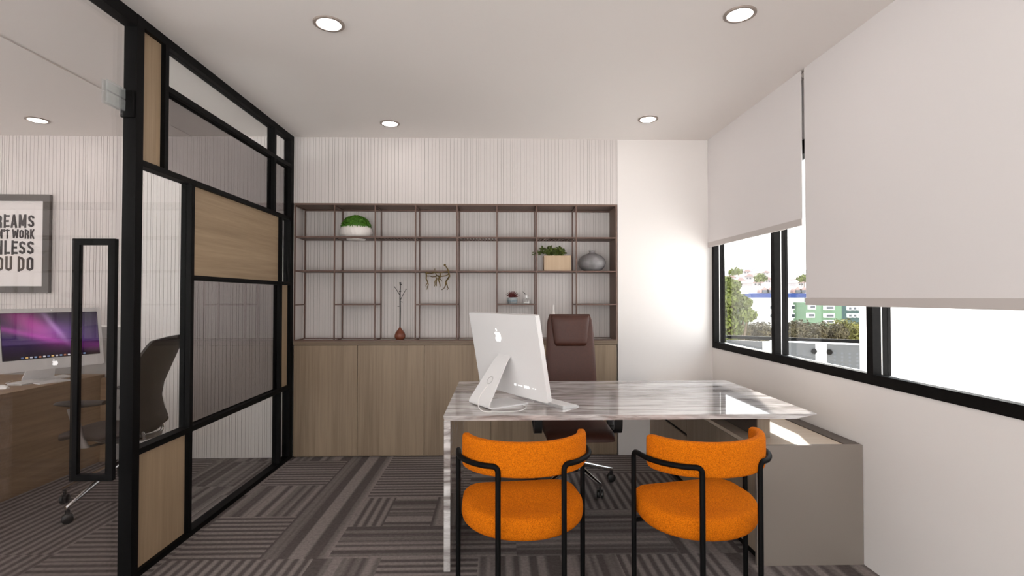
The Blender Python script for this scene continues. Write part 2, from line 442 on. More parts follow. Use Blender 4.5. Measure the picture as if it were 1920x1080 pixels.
# ------------------------------------------------------------------ roller blinds
def blind(y0, y1, zb, label):
    c = (y0+y1)/2
    t = thing('roller_blind', label, 'blind', (1.82, c, CZ), 0, None)
    h = (y1-y0)/2
    obj('cloth', B((-.0012, .0012, -h, h, zb+.042-CZ, 0)), M['blind'], t)
    obj('bottom_bar', B((-.006, .006, -h-.001, h+.001, zb-CZ, zb+.0425-CZ), bevel=.002), M['blind bar'], t)
    bm = bmesh.new(); tube(bm, [(.018, -h, -.03), (.018, h, -.03)], .016, 14); obj('roller', bm, M['blind bar'], t, smooth=True)
blind(3.035, 4.415, 1.778, 'white roller blind half lowered over far window pane next to back wall')
blind(1.60, 3.006, 1.303, 'large white roller blind lowered furthest, nearest to the desk front')
blind(.20, 1.575, 1.303, 'white roller blind beside the camera, outside the picture')

# ------------------------------------------------------------------ glass partition with black frame
def partition():
    x1 = PX; x0 = PX-.06
    t = thing('glass_partition', 'black framed partition of glass, tinted and oak panels dividing the two offices', 'partition', (PX, 3.45, 0))
    def P(name, m, *boxes, label=None):
        bm = B(*boxes); bmesh.ops.translate(bm, verts=bm.verts, vec=(-PX, -3.45, 0)); return obj(name, bm, m, t, label=label)
    k = M['black']
    H = [(2.665, CZ), (2.430, 2.460), (1.989, 2.018), (1.447, 1.474), (.588, .618), (0, .03)]
    Pp = {'1': (2.507, 2.557), '2': (2.722, 2.752), '3': (2.965, 2.995), '4': (4.042, 4.072), '5': (4.172, 4.202), '6': (4.362, 4.402)}
    def post(i, z0, z1): P('post', k, (x0, x1, Pp[i][0], Pp[i][1], z0, z1))
    def rail(j, a, b, z=None): P('rail', k, (x0, x1, a, b, H[j][0], H[j][1]))
    P('post', k, (x0, x1+.002, Pp['1'][0], Pp['1'][1], 0, CZ)); P('post', k, (x0, x1, Pp['6'][0], WY+.003, 0, CZ))
    a1, b6 = Pp['1'][1], Pp['6'][0]
    rail(0, a1, b6); rail(5, a1, b6); rail(1, Pp['2'][1], b6); rail(2, a1, b6); rail(3, Pp['3'][1], b6); rail(4, a1, b6)
    post('2', H[2][1], H[0][0]); post('3', H[4][1], H[2][0]); post('3', H[5][1], H[4][0])
    post('4', H[1][1], H[0][0]); post('4', H[2][1], H[1][0])
    post('5', H[3][1], H[2][0]); post('5', H[4][1], H[3][0]); post('5', H[5][1], H[4][0])
    gx = (PX-.034, PX-.028); wx = (PX-.045, PX-.024)
    def fill(name, m, r, ya, yb, za, zb, **kw): P(name, m, (r[0], r[1], ya, yb, za, zb), **kw)
    p2, p3, p4, p5, p6 = (Pp[i] for i in '23456')
    fill('oak_panel', M['oak z'], wx, a1, p2[0], H[2][1], H[0][0])
    fill('oak_panel', M['oak y'], wx, p3[1], p5[0], H[3][1], H[2][0])
    fill('oak_panel', M['oak z'], wx, p5[1], b6, H[4][1], H[3][0])
    fill('oak_panel', M['oak z'], wx, a1, p3[0], H[5][1], H[4][0])
    fill('glass_pane', M['glass'], gx, p2[1], p4[0], H[1][1], H[0][0]); fill('glass_pane', M['glass'], gx, p4[1], b6, H[1][1], H[0][0])
    tint = 'grey tinted pane'
    fill('glass_pane', M['glass grey'], gx, p2[1], p4[0], H[2][1], H[1][0], label=tint); fill('glass_pane', M['glass grey'], gx, p4[1], b6, H[2][1], H[1][0], label=tint)
    fill('glass_pane', M['glass'], gx, a1, p3[0], H[4][1], H[2][0]); fill('glass_pane', M['glass'], gx, p5[1], b6, H[3][1], H[2][0])
    fill('glass_pane', M['glass grey'], gx, p3[1], p5[0], H[4][1], H[3][0], label=tint)
    fill('glass_pane', M['glass'], gx, p3[1], p5[0], H[5][1], H[4][0]); fill('glass_pane', M['glass'], gx, p5[1], b6, H[5][1], H[4][0])
    # header over the door
    P('rail', k, (x0, x1, 1.30, Pp['1'][0], 2.648, CZ))
    P('post', k, (x0, x1, 1.25, 1.30, 0, CZ))
partition()

def glass_door():
    t = thing('glass_door', 'frameless clear glass door with long black loop handle at its edge', 'door', (-1.78, 2.0, 0))
    obj('glass_leaf', B((-.005, .005, -.68, .485, .012, 2.64)), M['glass door'], t)
    hy = .336
    bm = bmesh.new(); z0, z1 = .545, 1.608
    outer = [(-.092, z0), (.092, z0), (.092, z1), (-.092, z1)]; inner = [(-.062, z0+.028), (.062, z0+.028), (.062, z1-.028), (-.062, z1-.028)]
    y0, y1 = hy-.011, hy+.011
    rings = [[(p[0], y0, p[1]) for p in outer], [(p[0], y1, p[1]) for p in outer], [(p[0], y1, p[1]) for p in inner], [(p[0], y0, p[1]) for p in inner]]
    R = [[bm.verts.new(p) for p in r] for r in rings]
    for i in range(4):
        a, b = R[i], R[(i+1) % 4]
        for k in range(4): bm.faces.new((a[k], a[(k+1)%4], b[(k+1)%4], b[k]))
    obj('handle', bm, M['black'], t)
    for s in (-1, 1):
        for (za, zb) in ((2.288, 2.338), (2.232, 2.284)):
            x = s*.0095
            obj('glass_clamp', B((x-.004, x+.004, .375, .488, za, zb), bevel=.0012), M['clamp glass'], t)
    obj('lock_case', B((-.012, .046, .489, .5055, 2.205, 2.335), bevel=.003), M['black'], t)
glass_door()

# ------------------------------------------------------------------ downlights
lights = [(-.84, 2.572, CZ), (-.845, 4.049, CZ), (1.161, 2.431, CZ), (1.145, 3.897, CZ), (-3.516, 4.025, CZ-.006), (-3.516, 2.55, CZ-.006), (-5.1, 4.02, CZ-.006), (-5.1, 2.55, CZ-.006),
          (-.84, 1.1, CZ), (1.16, 1.1, CZ), (-3.516, 1.1, CZ-.006), (-.84, -.4, CZ), (1.16, -.4, CZ)]
lab = ['round downlight at the upper left of the main ceiling, near the partition', 'round downlight above the left shelving, close to the back wall',
       'round downlight at the upper right, beside the larger blind', 'round downlight near the back wall and the far blind',
       'round downlight in the ceiling of the left office, above the poster'] + ['round ceiling downlight outside the picture']*8  # these extra lamps are unseen, added to light the room
bm = bmesh.new(); R0, R1 = .075, .0585; prof = [(R0, 0), (R0, -.006), (R0-.003, -.008), (R1+.002, -.008), (R1, -.007), (R1, 0)]
n = 40; rings = [[bm.verts.new((r*math.cos(2*PI*k/n), r*math.sin(2*PI*k/n), z)) for k in range(n)] for r, z in prof]
for a, b in zip(rings, rings[1:]+rings[:1]):
    for k in range(n): bm.faces.new((a[k], a[(k+1)%n], b[(k+1)%n], b[k]))
dl = thing('downlight', lab[0], 'ceiling light', lights[0], 0, 'round downlights in the ceiling')
obj('trim_ring', bm, M['lamp ring'], dl, smooth=True)
bm = bmesh.new(); lathe(bm, [(R1-.001, -.0060), (R1-.001, -.001)], 40); obj('diffuser', bm, M['diffuser'], dl)
for p, l in list(zip(lights, lab))[1:]: dup(dl, p, 0, l)

# ------------------------------------------------------------------ low cabinets under the shelving
def low_cabinets():
    edges = [-1.7225, -1.187, -.624, -.061, .502, 1.022]
    names = ['oak base cabinet at the left end beside the black partition', 'second oak base cabinet from the partition', 'third oak base cabinet, behind the left edge of the marble desk',
             'fourth oak base cabinet, behind the computer', 'narrow oak base cabinet at the right end by the white wall']
    for i in range(5):
        a, b = edges[i], edges[i+1]; w = b-a
        t = thing('base_cabinet', names[i], 'cabinet', (a, WY, 0), 0, 'row of oak base cabinets under the shelving')
        obj('body', B((.0005, w-.0005, .022, .185, .0, .9435)), M['cab'], t)
        obj('door', B((.0015, w-.0015, .002, .0205, .012, .940), bevel=.0008, seg=1), M['cab'], t)
low_cabinets()
wt = obj('worktop', B((N0+.001, N1-.001, WY+.001, WY+.186, .9445, .963), (N0+.001, N1-.001, WY-.003, WY+.186, .9635, .977), bevel=.0012, seg=1), M['cab edge'])
tag(wt, 'long oak worktop ledge between base cabinets and bronze shelving', 'worktop')

# ------------------------------------------------------------------ bronze open shelving
XV = [-1.7165+.3424*i if i < 8 else 1.020 for i in range(9)]
XV = [-1.7185, -1.386, -1.044, -.702, -.349, -.009, .332, .673, 1.020]
ZL = dict(top=2.146, A=1.865, B=1.576, C=1.291, base=.987)
def shelving():
    t = thing('shelving_unit', 'open bronze metal shelving grid built into the back wall niche', 'shelf unit', (0, WY, .977))
    def P(name, m, *boxes, label=None):
        bm = B(*boxes); bmesh.ops.translate(bm, verts=bm.verts, vec=(0, -WY, -.977)); return obj(name, bm, m, t, label=label)
    yf, yb = WY-.001, WY+.240; r = .0115
    zb, zt = ZL['base'], ZL['top']
    k = M['bronze']
    P('top_panel', M['bronze panel'], (N0, N1, yf-.001, yb+.012, zt-.014, zt+.001))
    P('side_panel', M['bronze panel'], (N1-.013, N1, yf-.001, yb+.012, .9775, zt-.0145))
    P('top_rail', k, (N0, N1-.014, yb-r+.004, yb+.006, zt-.028, zt-.0145)); P('bottom_rail', k, (N0, N1-.014, yf, yf+.010, .9775, zb)); P('bottom_rail', k, (N0, N1-.014, yb-.006, yb+.004, .9775, zb))
    for i, x in enumerate(XV[:-1]):
        for y in (yf+.0005, yb-.0105):
            P('upright', k, (x-.0055, x+.0055, y, y+.010, zb+.0002, zt-.0285 if y > WY+.1 else zt-.0145))
        P('cross_rail', k, (x-.005, x+.005, yf+.011, yb-.011, zt-.0245, zt-.0145)); P('cross_rail', k, (x-.005, x+.005, yf+.011, yb-.011, .9775, zb-.001))
    for j in range(8):
        a, b = XV[j]+.0056, XV[j+1]-.0056
        if j == 7: b = N1-.0135
        z = ZL['A']; ya, yc = yf+.0005, yb
        if j in (2, 4, 6):
            bm = bmesh.new(); box(bm, a, b, ya, ya+.02, z-.012, z); box(bm, a, b, yc-.02, yc, z-.012, z); nn = 12; w = (b-a)/nn
            for q in range(nn): box(bm, a+q*w, a+q*w+w*.58, ya+.02, yc-.02, z-.012, z)
            bmesh.ops.translate(bm, verts=bm.verts, vec=(0, -WY, -.977)); obj('shelf', bm, k, t, label='slotted shelf panel')
        elif j == 1:
            # panel with the round opening that takes the foot of the white bowl
            bm = bmesh.new(); cx, cy, R = -1.236, WY+.12, .088; n = 32; top = []; 
            for zz in (z-.012, z):
                circ = [bm.verts.new((cx+R*math.cos(2*PI*q/n), cy+R*math.sin(2*PI*q/n), zz)) for q in range(n)]
                sq = []
                for q in range(n):
                    c, s = math.cos(2*PI*q/n), math.sin(2*PI*q/n); m_ = max(abs(c), abs(s)); ux, uy = c/m_, s/m_
                    sq.append(bm.verts.new(((cx+(b-cx)*ux) if ux > 0 else (cx+(cx-a)*ux), (cy+(yc-cy)*uy) if uy > 0 else (cy+(cy-ya)*uy), zz)))
                for q in range(n): bm.faces.new((circ[q], circ[(q+1)%n], sq[(q+1)%n], sq[q]))
                top.append((circ, sq))
            for idx in (0, 1):
                for q in range(n): bm.faces.new((top[0][idx][q], top[0][idx][(q+1)%n], top[1][idx][(q+1)%n], top[1][idx][q]))
            bmesh.ops.translate(bm, verts=bm.verts, vec=(0, -WY, -.977)); obj('shelf', bm, k, t, label='shelf panel with round opening')
        else:
            P('shelf', k, (a, b, ya, yc, z-.012, z))
        z = ZL['B']; P('shelf', k, (a, b, ya, yc, z-.011, z))
        if j in (1, 3, 5, 7): z = ZL['C']; P('shelf', k, (a, b, ya, yc, z-.011, z))
    P('cross_rail', k, (XV[0]-.005, XV[0]+.005, yf+.0115, yb-.011, ZL['C']-.013, ZL['C']-.002))
shelving()

# ------------------------------------------------------------------ things on the shelving
SY = WY+.12
def leaves(bm, pts, size, flat=.3, rnd=random):
    for p, nrm in pts:
        nrm = Vector(nrm).normalized(); a = nrm.orthogonal().normalized(); a.rotate(Matrix.Rotation(rnd.uniform(0, 2*PI), 3, nrm)); b = nrm.cross(a)
        a = (a+nrm*rnd.uniform(-flat, flat)).normalized(); s = size*rnd.uniform(.7, 1.3); p = Vector(p)
        q = [bm.verts.new(p+v) for v in (-a*s, b*s*.55+nrm*s*.15, a*s, -b*s*.55+nrm*s*.15)]
        bm.faces.new(q)

# bowl with clipped dome
bx = -1.236
t = thing('planted_bowl', 'white twisted ribbed bowl with a dome of green leaves on the top left shelf', 'potted plant', (bx, SY, ZL['A']))
bm = bmesh.new()
lathe(bm, [(.075, -.020), (.08, -.0135), (.083, .001), (.118, .004), (.134, .022), (.138, .045), (.134, .072), (.120, .095), (.110, .100), (.104, .094)], 96,
      fn=lambda a, z: 1+(.018*math.sin(24*a+z*55) if z > .003 else 0))
obj('bowl', bm, M['pot white'], t, smooth=True, angle=80)
bm = bmesh.new(); lathe(bm, [(.10, .085), (.098, .12), (.085, .155), (.055, .178), (.01, .185)], 24)
pts = []
for i in range(2600):
    u = random.uniform(0, 2*PI); w = random.random()**.8*PI/2; r = .128
    d = Vector((math.cos(u)*math.sin(w), math.sin(u)*math.sin(w), math.cos(w)*.83))
    pts.append((Vector((0,0,.088))+d*r*random.uniform(.86, 1.03), d+Vector([random.uniform(-.5,.5) for _ in range(3)])))
leaves(bm, pts, .0075)
obj('foliage', bm, M['leaf'], t)

# tall stem in a bulb
t = thing('stem_vase', 'red brown bulb vase with a tall dark branching stem', 'vase', (-.849, WY+.10, ZL['base']-.0095))
bm = bmesh.new(); lathe(bm, [(.018, 0), (.034, .004), (.045, .022), (.047, .040), (.040, .062), (.025, .083), (.012, .098), (.006, .112)], 28); obj('bulb', bm, M['terracotta'], t, smooth=True, angle=70)
bm = bmesh.new()
tube(bm, [(0,0,.105), (.001,0,.25), (0,0,.36), (0,0,.40), (.002,0,.46), (0,0,.495)], [.006,.0062,.006,.005,.004,.003], 8)
tube(bm, [(0,0,.385), (-.024,0,.425), (-.046,-.004,.457)], [.003,.003,.002], 6); tube(bm, [(.002,0,.345), (.026,0,.395), (.050,0,.438)], [.003,.003,.002], 6)
tube(bm, [(-.003,0,.292), (-.016,0,.292)], .0018, 6); tube(bm, [(.003,0,.335), (.016,.0,.328)], .0018, 6)
for c in ((0,0,.422), (0,0,.495), (.004,0,.481)): lathe(bm, [(.003, -.007), (.009, -.003), (.009, .003), (.003, .007)], 10, c)
for c in ((-.048,-.004,.459), (.052,0,.440), (-.017,0,.292), (.017,0,.328)): lathe(bm, [(.002, -.004), (.006, 0), (.002, .004)], 8, c)
obj('stem', bm, M['stem dark'], t, smooth=True)

# brass figures
t = thing('brass_sculpture', 'brass stick figures leaning on the middle shelf edge, arms outstretched', 'sculpture', (-.502, WY-.026, 1.40))
def limb(bm, pts, r): tube(bm, [(p[0]-.502+.502, p[1], p[2]) for p in pts], r, 7)
def fp(u, v): # picture tracing of the sculpture, in its own plane
    return ((780+u/10.8-933.5)/970*4.39*1.0+.502+.0, 0, 1.35-((470+v/10.8)-557)/970*4.39-1.40)
def fig(name, strokes, head=None, label=None):
    bm = bmesh.new()
    for pts, r in strokes:
        P_ = [Vector(fp(*p)) for p in pts]; rr = [r]*len(P_) if not isinstance(r, list) else r
        for i, q in enumerate(P_): q.y = (i % 2)*.003
        tube(bm, P_, rr, 7)
    if head:
        c = fp(*head); lathe(bm, [(.002, -.010), (.008, -.006), (.0095, 0), (.008, .006), (.002, .010)], 10, c)
    obj('figure', bm, M['brass'], t, smooth=True, label=label)
fig('a', [([(590,300),(625,345),(655,400),(668,470)], [.004,.005,.006,.007]), ([(668,470),(680,515),(655,560),(620,605),(605,645)], [.007,.007,.008,.007,.006]),
          ([(605,645),(600,700),(565,770),(520,790)], [.005,.0045,.0035,.004]), ([(612,640),(630,700),(655,770),(630,790)], [.005,.0045,.0035,.004]), ([(660,480),(600,510),(520,520),(440,520)], [.0045,.0045,.004,.004]),
          ([(655,400),(560,440),(450,450),(330,445)], [.003,.003,.003,.003])], (585, 293))
fig('b', [([(205,440),(215,500),(212,570),(240,640)], [.005,.006,.006,.005]), ([(240,640),(252,690),(235,740),(225,790)], [.005,.0045,.0035,.003]), ([(240,650),(205,705),(215,740)], [.004,.0035,.003]),
          ([(215,460),(300,462),(440,440)], [.004,.004,.003]), ([(225,515),(290,515),(330,530),(420,525)], [.004,.004,.004,.004]), ([(205,455),(260,440),(380,425)], [.003,.003,.003])], (212, 447))
fig('c', [([(382,375),(384,405)], .003), ([(370,372),(396,372)], .0025), ([(400,455),(415,500),(470,525),(500,540)], [.004,.005,.009,.006]), ([(495,450),(497,520),(455,590)], [.004,.006,.009]),
          ([(430,560),(385,630),(390,690),(375,725)], [.006,.005,.004,.003]), ([(420,540),(415,640),(418,720)], [.005,.004,.003]), ([(455,590),(475,640),(490,700),(483,745)], [.006,.005,.004,.003]), ([(480,560),(520,605),(530,625)], [.004,.003,.002])])

# succulent
t = thing('succulent_pot', 'small blue grey banded pot with dark red succulent', 'potted plant', (.127, SY, ZL['C']))
bm = bmesh.new(); lathe(bm, [(.038, 0), (.041, .003), (.043, .014), (.041, .020), (.044, .028), (.045, .044), (.042, .056), (.036, .056), (.034, .048)], 28); obj('pot', bm, M['blue pot'], t, smooth=True)
bm = bmesh.new(); lathe(bm, [(.0440, .0205), (.0455, .023), (.0455, .026), (.0440, .029)], 28); obj('band', bm, M['blue pot dark'], t, smooth=True)
bm = bmesh.new(); lathe(bm, [(.020, .047), (.0335, .0485), (.030, .052), (.004, .058)], 12)
for i in range(22):
    a = i*2.4; el = .25+1.15*(i/22); L_ = .068-.02*(i/22)*.4
    d = Vector((math.cos(a)*math.cos(el), math.sin(a)*math.cos(el), math.sin(el)))
    tube(bm, [Vector((0,0,.05))+d*.003, Vector((0,0,.052))+d*L_*.45, Vector((0,0,.05))+d*L_+Vector((0,0,.004))], [.006,.0065,.0008], 6)
obj('leaves', bm, M['succulent'], t, smooth=True)
# glass jar with a stick
t = thing('glass_jar', 'small clear glass jar with a dark stick leaning out, beside the succulent', 'jar', (.252, SY, ZL['C']))
bm = bmesh.new(); lathe(bm, [(.030, 0), (.036, .004), (.037, .025), (.030, .042), (.020, .048), (.020, .074), (.0185, .074), (.0185, .047), (.028, .040), (.035, .024), (.034, .006), (.002, .004)], 24); obj('glass', bm, M['jar glass'], t, smooth=True)
bm = bmesh.new(); tube(bm, [(-.034,0,.108), (-.022,0,.095), (-.012,0,.086)], [.0012,.0028,.0032], 7); tube(bm, [(-.012,0,.086), (.012,0,.010)], [.001,.001], 6); obj('stick', bm, M['stem dark'], t)
# slim white vase
t = obj('slim_vase', lathe(bmesh.new(), [(.030, 0), (.040, .006), (.047, .05), (.045, .10), (.034, .16), (.020, .21), (.012, .25), (.0095, .29), (.0105, .305), (.007, .305), (.006, .28)], 32), M['pot white'], None, (.486, SY, ZL['base']-.0095), smooth=True)
tag(t, 'slender white bottle vase half hidden behind the brown office chair', 'vase')
# ivy planter
t = thing('ivy_planter', 'square tan wood planter with trailing dark ivy on the right shelf', 'potted plant', (.517, SY-.01, ZL['B']))
bm = bmesh.new(); a, h, w = .117, .133, .008; b_ = .075
box(bm, -a, a, -b_, -b_+w, 0, h); box(bm, -a, a, b_-w, b_, 0, h); box(bm, -a, -a+w, -b_+w, b_-w, 0, h); box(bm, a-w, a, -b_+w, b_-w, 0, h); box(bm, -a+w, a-w, -b_+w, b_-w, 0, .01); obj('box', bm, M['box oak'], t)
obj('soil', B((-a+w+.0005, a-w-.0005, -b_+w+.0005, b_-w-.0005, .0105, h-.012)), M['soil'], t)
bm = bmesh.new()
for i in range(26):
    a0 = random.uniform(0, 2*PI); L_ = random.uniform(.06, .15); c = Vector((random.uniform(-.07,.03), random.uniform(-.03,.03), h-.012))
    d = Vector((math.cos(a0)*1.0-.15, math.sin(a0)*.5, 0)); pts = [c+d*L_*s+Vector((0,0,.075*math.sin(PI*s*.85)*random.uniform(.6,1.15))) for s in (0,.3,.6,.8,1)]
    tube(bm, pts, .0012, 5)
    for p in pts[1:]:
        for q in range(2): leaves(bm, [(p+Vector([random.uniform(-.012,.012) for _ in range(3)])+Vector((0,0,.004)), (random.uniform(-.6,.6), -.8, random.uniform(.2,1)))], .016)
obj('ivy', bm, M['leaf dark'], t)
# round vase
t = obj('round_vase', lathe(bmesh.new(), [(.060, 0), (.066, .002), (.092, .018), (.114, .045), (.122, .075), (.116, .102), (.090, .132), (.050, .152), (.027, .160), (.023, .166), (.024, .176), (.031, .182), (.026, .182), (.020, .174), (.019, .162)], 48), M['vase grey'], None, (.829, SY, ZL['B']), smooth=True, angle=60)
tag(t, 'flattened round mottled grey ceramic vase at the right end of the middle shelf', 'vase')

# ------------------------------------------------------------------ marble desk
DZ = .764; DX0, DX1, DY0, DY1 = -.268, 1.604, 2.570, 3.612
def desk():
    t = thing('marble_desk', 'grey streaked marble executive desk with slab leg and glossy top', 'desk', (.67, 3.09, 0))
    cx, cy = .67, 3.09
    # top slab, underside chamfered back so its edge reads thin
    bm = bmesh.new(); e = .022
    lo = [(DX0-cx+.004, DY0-cy+.006), (DX1-cx-.10, DY0-cy+.006), (DX1-cx-.10, DY1-cy-.006), (DX0-cx+.004, DY1-cy-.006)]
    hi = [(DX0-cx, DY0-cy), (DX1-cx, DY0-cy), (DX1-cx, DY1-cy), (DX0-cx, DY1-cy)]
    loft(bm, [[(x, y, DZ-.026) for x, y in lo], [(x, y, DZ-.004) for x, y in hi], [(x, y, DZ) for x, y in hi]])
    obj('desk_top', bm, M['marble'], t)
    bm = B((DX0-cx+.002, DX0-cx+.034, DY0-cy+.004, DY1-cy-.004, 0, DZ-.0265), bevel=.002)
    obj('slab_leg', bm, M['marble'], t)
desk()

# ------------------------------------------------------------------ low storage along the right wall
def storage():
    t = thing('low_storage', 'long taupe low storage with pale oak top running under the window', 'cabinet', (1.58, 3.5, 0))
    cx, cy = 1.58, 3.5; x0, x1 = 1.302, WX-.002; y0, y1 = 2.585, WY-.004; z = .598
    def P(name, m, *bx, bevel=0, label=None):
        bm = B(*bx, bevel=bevel); bmesh.ops.translate(bm, verts=bm.verts, vec=(-cx, -cy, 0)); return obj(name, bm, m, t, label=label)
    P('end_panel', M['taupe'], (x0, x1, y0, y0+.02, 0, z+.003), bevel=.001)
    P('back_ledge', M['taupe dark'], (1.766, x1, y0+.0205, y1, .02, z+.004), bevel=.001)
    P('oak_top', M['top oak'], (x0, 1.7645, y0+.0205, y1, z-.02, z))
    P('body', M['taupe dark'], (x0+.022, 1.7645, y0+.0205, y1, .06, z-.0205))
    P('plinth', M['black'], (x0+.035, 1.7645, y0+.0205, y1, 0, .0595))
    seams = [y0+.0205, 3.059, 3.549, 4.046, y1]
    for i in range(4):
        a, b = seams[i]+.0015, seams[i+1]-.0015
        if i in (2, 3):
            P('drawer_front', M['side oak'], (x0, x0+.0215, a, b, .408, z-.022)); P('door', M['side oak'], (x0, x0+.0215, a, b, .062, .385))
            P('grip_slot', M['black'], (x0+.012, x0+.0215, a, b, .3855, .4075))
        else:
            P('door', M['side oak'], (x0, x0+.0215, a, b, .062, z-.022))
storage()
sp = obj('desk_support', B((1.385, 1.452, 2.745, 3.55, .5985, DZ-.0265), bevel=.001), M['taupe dark'])
# oak face on the near end of the support
sf = bpy.data.objects.new('x', None)
obj('end_face', B((1.3852, 1.452, 2.735, 2.7448, .5985, DZ-.0268)), M['side oak'], sp, label='pale oak end face')
bpy.data.objects.remove(sf)
tag(sp, 'dark upright support block with oak end carrying the right side of the marble desk', 'desk support')

# ------------------------------------------------------------------ orange chairs
def orange_chair(label, loc, rz):
    t = thing('orange_armchair', label, 'chair', loc, rz, 'orange armchairs at the desk')
    # seat: outline, D shape with its round side towards the back
    out = []
    hw = .272
    N = 28
    for k in range(N+1):
        a = PI+PI*k/N; out.append((hw*math.cos(a), .10+.218*math.sin(a)))
    r = .085
    for k in range(9): a = (PI/2)*k/8; out.append((hw-r-.006+r*math.cos(a), .255-r+r*math.sin(a)))
    for k in range(9): a = PI/2+(PI/2)*k/8; out.append((-hw+r+.006+r*math.cos(a), .255-r+r*math.sin(a)))
    c = (0, .07)
    def ring(s, z): return [(c[0]+(x-c[0])*s[0], c[1]+(y-c[1])*s[0], z+s[1]*0+(y-.07)*.10) for x, y in out]
    rings = [ring((q, 0), z) for q, z in ((.88,.368), (.95,.370), (.985,.380), (1,.397), (1,.424), (.985,.443), (.95,.454), (.88,.459), (.6,.462), (.25,.463))]
    bm = bmesh.new(); loft(bm, rings); obj('seat', bm, M['orange'], t, smooth=True, angle=75)
    # backrest band
    a_, b_ = .256, .212; cy = .065; th = .021; rows = []
    N = 44; bm = bmesh.new(); secs = []
    for k in range(N+1):
        ph = PI*(1.0)*k/N; ph = PI+ph
        x, y = a_*math.cos(ph), cy+b_*math.sin(ph)
        if k == 0: y += 0.0
        nx, ny = math.cos(ph)/a_, math.sin(ph)/b_; l = math.hypot(nx, ny); nx, ny = nx/l, ny/l
        e = min(k, N-k); s = 1 if e >= 3 else (.55, .82, .94)[e]
        hz = .071*(1 if e >= 3 else (.86, .955, .99)[e]); tt = th*s; mz = .694
        sec = []
        for q in range(20):
            w = 2*PI*q/20; cc, ss = math.cos(w), math.sin(w)
            u = math.copysign(abs(cc)**.55, cc)*tt; v = math.copysign(abs(ss)**.32, ss)*hz
            sec.append((x+nx*u, y+ny*u, mz+v))
        secs.append(sec)
    loft(bm, secs); obj('backrest', bm, M['orange'], t, smooth=True, angle=75)
    for s in (-1, 1):
        pts = [(s*.135, -.143, 0), (s*.135, -.143, .672)]
        path = []
        # along the outside of the band
        for k in range(9):
            ph = 1.5*PI+s*(math.radians(40)+math.radians(42)*k/8); rr = .033
            path.append((( a_+rr)*math.cos(ph), cy+(b_+rr)*math.sin(ph), .670))
        first = Vector(path[0])
        full = arcs([(s*.135, -.143, .0), (s*.135, -.143, .670), tuple(path[0])], r=.058, n=8)[:-1]
        tail = arcs([tuple(path[-1]), (s*.287, .143, .668), (s*.287, .143, 0)], r=.032, n=7)[1:]
        bm = bmesh.new(); tube(bm, list(full)+path+list(tail), .0112, 12); obj('leg_frame', bm, M['black'], t, smooth=True, angle=60)
    bm = bmesh.new(); tube(bm, [(-.28,.143,.362),(.28,.143,.362)], .009, 10)
    obj('under_rail', bm, M['black'], t, smooth=True)
    return t
c0 = orange_chair('orange upholstered armchair on the left, closer to the slab leg', (.1215, 2.24, 0), math.radians(5.5))
dup(c0, (.915, 2.22, 0), math.radians(12.5), 'orange upholstered armchair on the right, turned in front of the taupe storage')

# ------------------------------------------------------------------ office chairs
def caster_bm(h=.058):
    bm = bmesh.new()
    for s in (-1, 1):
        n = 20; rings = []
        for (r, x) in ((.012, s*.004), (.027, s*.005), (.029, s*.009), (.029, s*.018), (.022, s*.023), (.006, s*.024)):
            rings.append([(x, r*math.cos(2*PI*k/n), .029+r*math.sin(2*PI*k/n)) for k in range(n)])
        loft(bm, rings)
    box(bm, -.004, .004, -.012, .012, .03, h+.012)
    tube(bm, [(0,0,.040), (0,0,h+.018)], .0075, 8)
    return bm

def star_base(t, R, ang, hub, tipz, mat, w0=.024, w1=.013):
    for k in range(5):
        a = ang+k*2*PI/5; c, s = math.cos(a), math.sin(a)
        bm = bmesh.new(); secs = []
        for q in range(7):
            f = q/6; r = .035+(R-.035)*f; z = hub+(tipz-hub)*f; w = w0+(w1-w0)*f; h = .022+(.013-.022)*f
            pts = []
            for j in range(10):
                b = 2*PI*j/10; pts.append((r, w*math.cos(b), z+h*math.sin(b)))
            secs.append([(x*c-y*s, x*s+y*c, zz) for x, y, zz in pts])
        loft(bm, secs); leg = obj('base_leg', bm, mat, t, smooth=True, angle=70)
        cb = caster_bm(tipz-.025); bmesh.ops.rotate(cb, verts=cb.verts, cent=(0,0,0), matrix=Matrix.Rotation(a+.9+k*.6, 3, 'Z'))
        bmesh.ops.translate(cb, verts=cb.verts, vec=(R*.97*c, R*.97*s, 0)); obj('caster', cb, M['caster'], leg, smooth=True)

